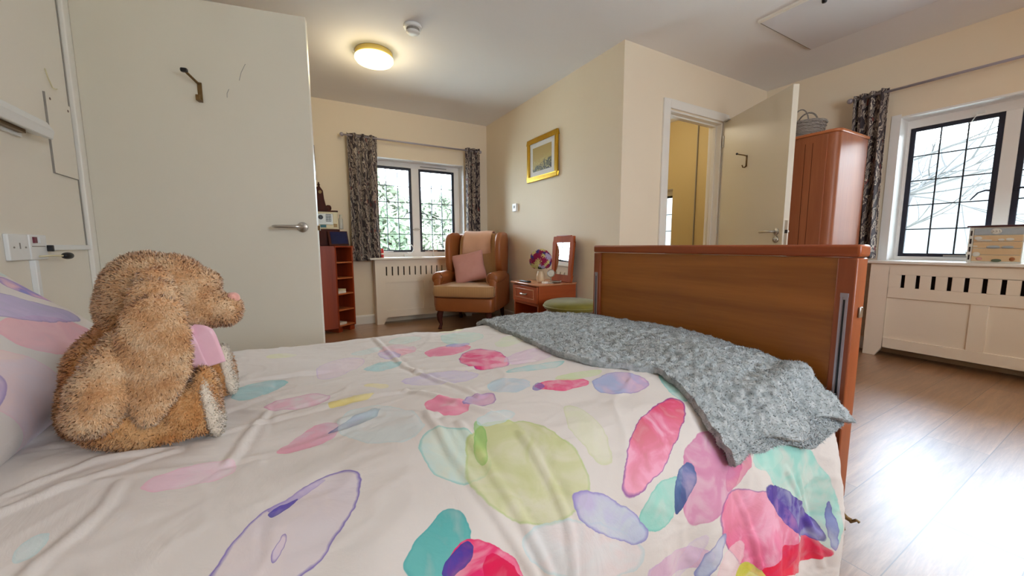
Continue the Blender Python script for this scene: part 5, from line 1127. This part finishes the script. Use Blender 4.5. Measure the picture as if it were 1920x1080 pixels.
obj('stem', MB().lathe([(0, 0), (.028, 0), (.028, .004), (.006, .010), (.004, .06), (0, .06)], (1.99, 2.785, .562), 20), 'chrome', t, smooth=True)
mb = MB(); ctr = Vector((1.99, 2.785, .652)); dirn = Vector((-.75, -.6, .1)).normalized(); q = dirn.to_track_quat('Z', 'Y').to_matrix()
to = MB().tube([(.032 * math.cos(a), .032 * math.sin(a), 0) for a in np.linspace(0, 2 * math.pi, 28)], .004, 8); mb.add([ctr + q @ Vector(p) for p in to.v], to.f); obj('ring', mb, 'chrome', t, smooth=True)
di = MB().lathe([(0, -.002), (.031, -.002), (.031, .002), (0, .002)], (0, 0, 0), 28); mb = MB(); mb.add([ctr + q @ Vector(p) for p in di.v], di.f); obj('mirror_glass', mb, 'mirror', t)
t = tag(obj('remote_control', MB().box((1.835, 2.93, .562), (1.875, 3.09, .578)), 'black', bev=.006), 'black remote control lying at the front edge of the small table', 'remote control')
tag(obj('trinket_dish', MB().lathe([(0, 0), (.03, 0), (.045, .016), (.043, .018), (.028, .004), (0, .004)], (2.05, 2.78, .562), 24), 'chrome', smooth=True), 'small shiny trinket dish in front of the table mirror', 'dish')
tag(obj('small_box', B((1.92, 2.79, .562), (1.965, 2.83, .578)), 'white_paper', bev=.002), 'tiny white box beside the cream vase', 'box')

# stool
st = thing('wicker_stool', 'round wicker stool with olive green cushion behind the footboard', 'stool', (1.98, 2.50, 0))
sc2 = (1.98, 2.47)
obj('stool_body', MB().lathe([(0, .02), (.17, .02), (.19, .06), (.205, .2), (.20, .34), (.19, .365), (0, .365)], (*sc2, 0), 40), 'wicker', st, smooth=True)
obj('rim', MB().tube([(sc2[0] + .205 * math.cos(a), sc2[1] + .205 * math.sin(a), .345) for a in np.linspace(0, 2 * math.pi, 40)], .014, 8), 'wicker', st, smooth=True)
obj('cushion_pad', MB().superq((*sc2, .405), (.235, .235, .052), (.7, 1), (40, 14)), 'green', st, smooth=True)
obj('cushion_piping', MB().tube([(sc2[0] + .236 * math.cos(a), sc2[1] + .236 * math.sin(a), .403) for a in np.linspace(0, 2 * math.pi, 44)], .006, 6), 'green', st, smooth=True)

# ------------------------------------------------------------------ shelf unit by the far wall
ang = math.radians(37)      # local x runs along the open front
su_ = thing('shelf_unit', 'narrow reddish wooden shelf unit beside the open white door', 'shelf unit', (.352, 4.27, 0), ang)
sw, sd, sh = .235, .26, .905
# local: x 0..sw along front, y 0..sd towards the wall side
obj('side_panel', B((0, 0, .05), (.018, sd, sh - .018)), 'shelf', su_, world=False)
obj('side_panel', B((sw - .018, 0, .05), (sw, sd, sh - .018)), 'shelf', su_, world=False)
obj('back_panel', B((.018, sd - .01, .05), (sw - .018, sd, sh - .018)), 'shelf', su_, world=False)
obj('unit_top', B((-.004, -.008, sh - .018), (sw + .012, sd, sh)), 'shelf', su_, world=False, bev=.003)
for z in (.06, .225, .395, .56, .725): obj('shelf_board', B((.018, 0, z), (sw - .018, sd - .01, z + .014)), 'shelf_edge', su_, world=False)
obj('plinth', MB().box((.01, .012, 0), (.06, sd - .01, .05)).box((sw - .07, .012, 0), (sw - .01, sd - .01, .05)), 'shelf', su_, world=False)
obj('unit_side_wing', MB().prism([(0, 0), (0, sd), (-.22, sd + .02), (-.14, .07)], .05, sh - .002), 'shelf', su_, world=False)
sm_ = Matrix.LocRotScale(su_.location, su_.rotation_euler, None)
def on_unit(name, mb, mt, label, cat, **k):
    me = rawmesh(name, mb.v, mb.f); me.transform(sm_); return tag(obj(name, me, mt, **k), label, cat)
on_unit('paperback_book', B((.03, .01, .409), (.13, .14, .435)), 'white_paper', 'white book lying flat on the middle shelf of the unit', 'book', bev=.002)
on_unit('paper_packet', B((.05, .02, .436), (.14, .12, .452)), 'cream_metal', 'cream packet on top of the white book in the unit', 'packet', bev=.002)
on_unit('paperback_book', B((.03, .02, .074), (.13, .16, .098)), 'white_paper', 'pale book lying on the lowest shelf of the unit', 'book', bev=.002)
on_unit('blue_box', B((.022, .06, .739), (.075, .18, .84)), 'navy', 'dark blue box on the top shelf of the unit', 'box', bev=.002)
on_unit('ornament', MB().lathe([(0, 0), (.018, 0), (.02, .03), (.008, .05), (.012, .07), (0, .085)], (.05, .1, .574), 16), 'navy', 'small dark blue ornament on the second shelf of the unit', 'ornament', smooth=True)
# storage box, tablet, safe, carved ornament stacked on the unit
Yb = 4.40
tag(obj('storage_box', B((.02, Yb - .05, .907), (.42, Yb + .20, 1.075)), 'darkwood', bev=.004), 'dark brown wooden box standing on the shelf unit', 'box')
t = thing('photo_frame', 'leaning picture frame with dark blue glass on the shelf unit', 'photo frame', (.42, 4.28, .907))
Rf = Matrix.Translation((.31, 4.285, .909)) @ Matrix.Rotation(math.radians(15), 4, 'Z') @ Matrix.Rotation(math.radians(-16), 4, 'X')
def rb(a, b): t_ = MB().box(a, b); m_ = MB(); m_.add([Rf @ Vector(p) for p in t_.v], t_.f); return m_
obj('frame', rb((0, 0, 0), (.20, .014, .155)), 'darkwood', t, bev=.003); obj('screen', rb((.022, -.003, .016), (.19, 0, .145)), 'navy', t)
t = thing('cash_safe', 'cream metal safe with round lock and keypad on the dark box', 'safe', (.3, Yb, 1.077))
sx0, sx1, sz0, sz1, sy = .165, .405, 1.077, 1.262, Yb - .045
obj('safe_body', B((sx0, sy, sz0), (sx1, sy + .20, sz1 - .01)), 'cream_metal', t, bev=.004)
obj('safe_lid', B((sx0 - .004, sy - .004, sz1 - .01), (sx1 + .006, sy + .20, sz1 + .004)), 'darkwood', t, bev=.002)
obj('control_panel', B((sx0 + .055, sy - .004, sz0 + .045), (sx1 - .045, sy, sz1 - .03)), 'silver_panel', t, bev=.002)
obj('lock_dial', MB().lathe([(0, 0), (.022, 0), (.022, -.008), (.016, -.012), (0, -.012)], (sx0 + .083, sy - .004, sz0 + .118), 24, 'y').box((sx0 + .080, sy - .024, sz0 + .098), (sx0 + .087, sy - .014, sz0 + .138)), 'black', t, smooth=False)
kp = obj('keypad', B((sx0 + .13, sy - .008, sz0 + .075), (sx0 + .178, sy - .004, sz0 + .150)), 'black', t)
for i in range(3):
    for j in range(4): obj('key', B((sx0 + .1345 + i * .0145, sy - .011, sz0 + .08 + j * .0175), (sx0 + .1345 + i * .0145 + .0095, sy - .008, sz0 + .08 + j * .0175 + .011)), 'silver_panel', kp)
obj('sticker', B((sx0 + .075, sy - .002, sz0 + .015), (sx0 + .13, sy, sz0 + .042)), 'teal', t); obj('hook_plate', B((sx1 - .04, sy - .006, sz0 + .02), (sx1 - .008, sy, sz0 + .055)), 'brass', t)
tag(obj('glass_jar', MB().lathe([(0, 0), (.02, 0), (.022, .01), (.022, .10), (.012, .12), (.014, .15), (0, .15)], (.435, Yb - .02, 1.078), 20), 'silver_panel', smooth=True), 'small clear jar at the right edge of the cream safe', 'jar')
t = thing('carved_ornament', 'tall dark carved wooden ornament with a small dial on top of the cream safe', 'ornament', (.25, Yb + .03, 1.267))
cz = 1.2665
obj('clock_body', MB().prism([(.165, cz), (.345, cz), (.34, cz + .03), (.305, cz + .05), (.292, cz + .12), (.285, cz + .20), (.262, cz + .235), (.25, cz + .26), (.235, cz + .235), (.20, cz + .21), (.19, cz + .12), (.18, cz + .05)], Yb - .01, Yb + .07, Matrix(((1, 0, 0), (0, 0, 1), (0, 1, 0)))), 'darkwood', t, bev=.006)
obj('finial', MB().lathe([(0, 0), (.010, 0), (.014, .012), (.006, .024), (.008, .032), (0, .04)], (.25, Yb + .03, cz + .25), 14), 'darkwood', t, smooth=True)
obj('clock_dial', MB().lathe([(0, -.004), (.016, -.004), (.016, 0), (0, 0)], (.257, Yb - .011, cz + .185), 20, 'y'), 'brass', t)
obj('scroll_foot', MB().superq((.33, Yb + .03, cz + .03), (.028, .03, .03), (.8, .8), (16, 10)), 'darkwood', t, smooth=True)
t = thing('hanging_picture', 'dark narrow wooden frame on the far wall just past the open door edge', 'picture', (.1, YA - .01, 1.78))
obj('frame', B((-.16, YA - .03, 1.60), (.242, YA - .002, 1.96)), 'darkwood', t, bev=.004)
obj('print', B((-.12, YA - .033, 1.64), (.20, YA - .030, 1.92)), 'mount', t)

# sill things
t = thing('red_tin', 'small red and white patterned tin on the far window sill', 'tin', (.87, YA - .10, .768))
obj('tin_body', MB().lathe([(0, 0), (.030, 0), (.030, .10), (.026, .105), (0, .105)], (.872, YA - .03, .7685), 24), 'red', t, smooth=True)
obj('tin_band', MB().lathe([(.0304, .035), (.0308, .035), (.0308, .05), (.0304, .05)], (.872, YA - .03, .7685), 24), 'white_paper', t, smooth=True)
t = thing('sill_ornament', 'small white curled ornament standing on the far window sill left of the mullion', 'ornament', (1.22, YA + .08, .768))
obj('glass_ring', MB().tube([(1.235 + .05 * math.cos(a), YA + .09, .865 + .055 * math.sin(a)) for a in np.linspace(-2.2, 2.2, 24)], .006, 8), 'plastic', t, smooth=True)
obj('base', B((1.17, YA + .075, .768), (1.26, YA + .105, .80)), 'plastic', t, bev=.004)
t = thing('sill_ornament', 'thin white figure ornament on the far sill right of the mullion', 'ornament', (1.53, YA + .08, .768))
obj('figure', MB().lathe([(0, 0), (.02, 0), (.01, .02), (.006, .07), (.012, .085), (.003, .12), (0, .13)], (1.54, YA + .09, .768), 16), 'plastic', t, smooth=True)
# slatted seaside box on right sill
t = thing('seaside_box', 'slatted wooden display box with sea motifs on the right window sill', 'box', (4.14, .63, .771))
bx0, bx1, by0, by1, bz0, bz1 = 4.10, 4.20, .505, .742, .772, 1.015
obj('box_body', B((bx0 + .006, by0 + .004, bz0), (bx1, by1 - .004, bz1)), 'box_white', t)
n_s = 5
for i in range(n_s):
    za = bz0 + .012 + i * (bz1 - bz0 - .02) / n_s; mt_ = ['box_wood', 'box_wood', 'box_wood', 'box_wood', 'box_blue'][i]
    obj('slat', B((bx0, by0 + .008, za), (bx0 + .006, by1 - .022, za + (bz1 - bz0 - .02) / n_s - .004)), mt_, t, bev=.001)
obj('lid', B((bx0 - .012, by0 - .012, bz1), (bx1 + .01, by1 + .012, bz1 + .011)), 'box_lid', t, bev=.002)
obj('corner_post', B((bx0 - .002, by1 - .02, bz0), (bx0 + .006, by1, bz1)), 'box_white', t)
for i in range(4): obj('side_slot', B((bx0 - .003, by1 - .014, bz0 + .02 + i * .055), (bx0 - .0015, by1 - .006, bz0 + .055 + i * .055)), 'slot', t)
# oval plaque, boats and shells in low relief
obj('plaque', MB().superq((bx0 - .001, .625, .985), (.003, .024, .018), (1, 1), (24, 12)), 'box_white', t, smooth=True)
mk_ = MB()
for (ya_, za_, yb_, zb_) in ((.642, .992, .634, .984), (.634, .984, .642, .978), (.628, .992, .620, .985), (.620, .985, .628, .978), (.612, .993, .608, .978)): mk_.tube([(bx0 - .0042, ya_, za_), (bx0 - .0042, yb_, zb_)], .0013, 5)
obj('plaque_lettering', mk_, 'grey_line', t)
for (yc, zc, ry, rz, mt_) in ((.700, .940, .018, .012, 'box_white'), (.672, .925, .035, .006, 'box_white'), (.60, .928, .014, .008, 'box_white'), (.565, .930, .018, .009, 'box_white'), (.63, .88, .030, .010, 'box_blue'), (.57, .88, .026, .008, 'box_blue'), (.70, .83, .018, .016, 'box_white'), (.685, .80, .014, .010, 'pinkcush'), (.61, .79, .022, .010, 'hedge'), (.545, .80, .012, .013, 'leather'), (.71, .885, .012, .004, 'box_white')):
    obj('relief_motif', MB().superq((bx0 - .001, yc, zc), (.004, ry, rz), (.9, .8), (16, 10)), mt_, t, smooth=True)
tag(obj('sill_catch_box', B((4.16, .44, .771), (4.19, .475, .80)), 'cream_metal', bev=.002), 'tiny beige box on the right sill at the frame edge', 'box')

# ------------------------------------------------------------------ wardrobe and basket
wx0, wx1, wy0, wy1, wz = 3.555, 4.075, 1.333, 2.12, 1.762
wd = thing('wardrobe', 'cherry wood wardrobe behind the open inner door', 'wardrobe', ((wx0 + wx1) / 2, (wy0 + wy1) / 2, 0))
cr_ = .05
arcp = [(wx0 + cr_ - cr_ * math.sin(a), wy0 + cr_ - cr_ * math.cos(a)) for a in np.linspace(0, math.pi / 2, 9)]
obj('carcass', MB().prism(arcp + [(wx0, wy1), (wx1, wy1), (wx1, wy0)], .06, wz - .022), 'wardrobe', wd, bev=.001)
arct = [(wx0 - .012 + cr_ - cr_ * math.sin(a), wy0 - .012 + cr_ - cr_ * math.cos(a)) for a in np.linspace(0, math.pi / 2, 9)]
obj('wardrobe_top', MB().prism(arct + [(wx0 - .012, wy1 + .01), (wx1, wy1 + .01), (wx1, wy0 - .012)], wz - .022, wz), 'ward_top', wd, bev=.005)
obj('plinth', B((wx0 + .03, wy0 + .03, 0), (wx1, wy1 - .01, .06)), 'darkwood', wd)
ym = (wy0 + cr_ + wy1) / 2
for (a, b) in ((wy0 + .065, ym - .001), (ym + .001, wy1 - .008)):
    dd = obj('wardrobe_door', B((wx0 - .018, a, .075), (wx0 - .001, b, wz - .032)), 'wardrobe', wd, bev=.002)
    obj('groove', MB().box((wx0 - .0188, a + .09, .12), (wx0 - .0178, a + .093, wz - .08)).box((wx0 - .0188, a + .14, .12), (wx0 - .0178, a + .143, wz - .08)), 'darkwood', dd)
    kk = MB().superq((wx0 - .033, (b - .04) if a < ym - .1 else (a + .04), 1.02), (.014, .014, .014), (1, 1), (14, 10)); obj('door_knob', kk, 'chrome', dd, smooth=True)
bkx, bky = 3.70, 1.62
t = thing('willow_basket', 'grey white willow basket with a hoop handle on top of the wardrobe', 'basket', (bkx, bky, wz))
obj('basket_body', MB().lathe([(0, .002), (.09, .002), (.115, .02), (.135, .12), (.138, .125), (.13, .125), (.11, .03), (0, .015)], (bkx, bky, wz), 36), 'wicker_grey', t, smooth=True)
for k in range(5):
    z_ = wz + .012 + k * .025; rr_ = .108 + k * .007
    obj('willow_band', MB().tube([(bkx + rr_ * math.cos(a), bky + rr_ * math.sin(a), z_ + .004 * math.sin(a * 9 + k)) for a in np.linspace(0, 2 * math.pi, 60)], .008, 7), 'wicker_grey', t, smooth=True)
obj('basket_handle', MB().tube([(bkx + .02, bky + .075 * math.cos(a), wz + .115 + .095 * math.sin(a)) for a in np.linspace(0, math.pi, 22)], .006, 8), 'wicker_grey', t, smooth=True)
obj('basket_handle', MB().tube([(bkx - .03, bky + .03 + .06 * math.cos(a), wz + .12 + .115 * math.sin(a)) for a in np.linspace(.2, math.pi, 22)], .005, 8), 'wicker_grey', t, smooth=True)

# ------------------------------------------------------------------ outdoors
tag(obj('lawn', B((-30, YA + .33, -.35), (13, 60, -.3)), 'grass'), 'lawn outside the windows, kept pale to bounce light indoors', 'lawn', kind='stuff') 
tag(obj('side_lawn', B((XC + .33, -40, -.352), (13, YA + .329, -.3)), 'grass'), 'ground outside the right-hand window, kept pale to bounce light indoors', 'ground', kind='stuff')
def leafcloud(name, label, c, r, n, mt, seed, size=.16, trunk=True):
    r_ = np.random.default_rng(seed); t = thing(name, label, 'tree', (c[0], c[1], -.3))
    d = r_.normal(size=(n, 3)); d /= np.linalg.norm(d, axis=1)[:, None]; rad = r_.uniform(.55, 1.0, n) ** .5
    p = np.array(c) + d * rad[:, None] * np.array(r) * (1 + .15 * np.sin(d[:, :1] * 9 + d[:, 2:] * 7))
    a = r_.normal(size=(n, 3)); a /= np.linalg.norm(a, axis=1)[:, None]; b = np.cross(a, r_.normal(size=(n, 3))); b /= np.linalg.norm(b, axis=1)[:, None]; s = size * r_.uniform(.5, 1.2, n)[:, None]
    V = np.stack([p - a * s, p + b * s * .45, p + a * s, p - b * s * .45], 1).reshape(-1, 3); F_ = np.arange(4 * n).reshape(-1, 4)
    obj('foliage', rawmesh('foliage', V, F_), mt, t)
    if trunk: obj('trunk', MB().tube([(c[0], c[1], -.3), (c[0], c[1], c[2])], .12, 8), 'bark', t)
    return t
leafcloud('evergreen_shrub', 'rounded evergreen shrub seen through the left far pane', (1.3, 10.5, .9), (1.5, 1.2, 1.3), 6000, 'hedge', 1, .13)
leafcloud('evergreen_shrub', 'yellow-green shrub seen through the far window beyond the mullion', (2.7, 12.0, .7), (1.3, 1.2, 1.1), 5000, 'hedge2', 2, .13)
leafcloud('garden_tree', 'tall pale tree behind the evergreen shrub', (2.3, 18, 2.2), (2.6, 1.6, 2.2), 6000, 'hedge2', 3, .2)
leafcloud('garden_tree', 'pale bushy tree at the right of the far window view', (5.6, 16, 1.2), (2.2, 1.5, 1.8), 5000, 'hedge2', 4, .2)
t = thing('garden_post', 'slim grey post with a bird feeder outside the far window', 'post', (2.15, 9, -.3))
obj('post', MB().tube([(2.42, 9, -.3), (2.42, 9, 2.6)], .03, 8), 'bark', t); obj('feeder', MB().lathe([(0, 0), (.09, 0), (.09, .28), (.12, .3), (0, .4)], (2.5, 9, 1.75), 12), 'hedge', t)
# hillside beyond the right-hand window
xs = np.linspace(14, 60, 24); ys = np.linspace(-30, 40, 36); HX, HY = np.meshgrid(xs, ys, indexing='ij'); HZ = -.3 + 11 * (1 - np.exp(-(HX - 14) / 20)) + .5 * np.sin(HY * .3 + HX * .1)
tag(obj('hillside', MB().grid(np.stack([HX, HY, HZ], -1)), 'hill', smooth=True), 'hazy grey-brown hillside beyond the right-hand window', 'hill', kind='stuff')
t = thing('bare_tree', 'bare branching winter tree outside the right-hand window', 'tree', (9.0, 3.4, -.3))
rt = random.Random(9); br_ = MB()
def branch(p, d, ln, r, lev):
    q = [p]; dd = d.copy()
    for i in range(4):
        dd = (dd + Vector((rt.uniform(-.22, .22), rt.uniform(-.22, .22), rt.uniform(-.12, .2)))).normalized(); q.append(q[-1] + dd * ln / 4)
    br_.tube(q, [r, r * .85, r * .7, r * .6, r * .45], 5, False)
    if lev < 6:
        for k in range(3 if lev < 5 else 2):
            s_ = q[rt.choice([2, 3, 4])]; nd = (dd + Vector((rt.uniform(-.9, .9), rt.uniform(-.9, .9), rt.uniform(-.5, .6)))).normalized(); branch(s_, nd, ln * rt.uniform(.6, .85), r * .45, lev + 1)
branch(Vector((9.0, 3.4, -.3)), Vector((0, 0, 1)), 1.8, .14, 0)
branch(Vector((9.0, 3.4, 1.4)), Vector((-.2, -1, .35)), 2.2, .035, 1); branch(Vector((9.0, 3.4, 1.9)), Vector((-.3, -1, .25)), 2.4, .03, 1); branch(Vector((9.0, 3.4, 1.2)), Vector((.2, -1, .45)), 2.0, .03, 1)
obj('branches', br_, 'bark', t)

GROUPS = {'curtain': 'dark patterned curtains', 'curtain_pole': 'grey metal curtain poles', 'radiator_cover': 'cream radiator covers', 'evergreen_shrub': 'garden shrubs', 'garden_tree': 'garden trees', 'paperback_book': 'books in the shelf unit', 'cable_trunking': 'white cable trunking on the left wall', 'sill_ornament': 'ornaments on the far window sill', 'ceiling_light': 'round flush ceiling lights'}
for o in S.objects:
    if o.parent is None and 'label' in o and o.name.split('.')[0] in GROUPS: o['group'] = GROUPS[o.name.split('.')[0]]
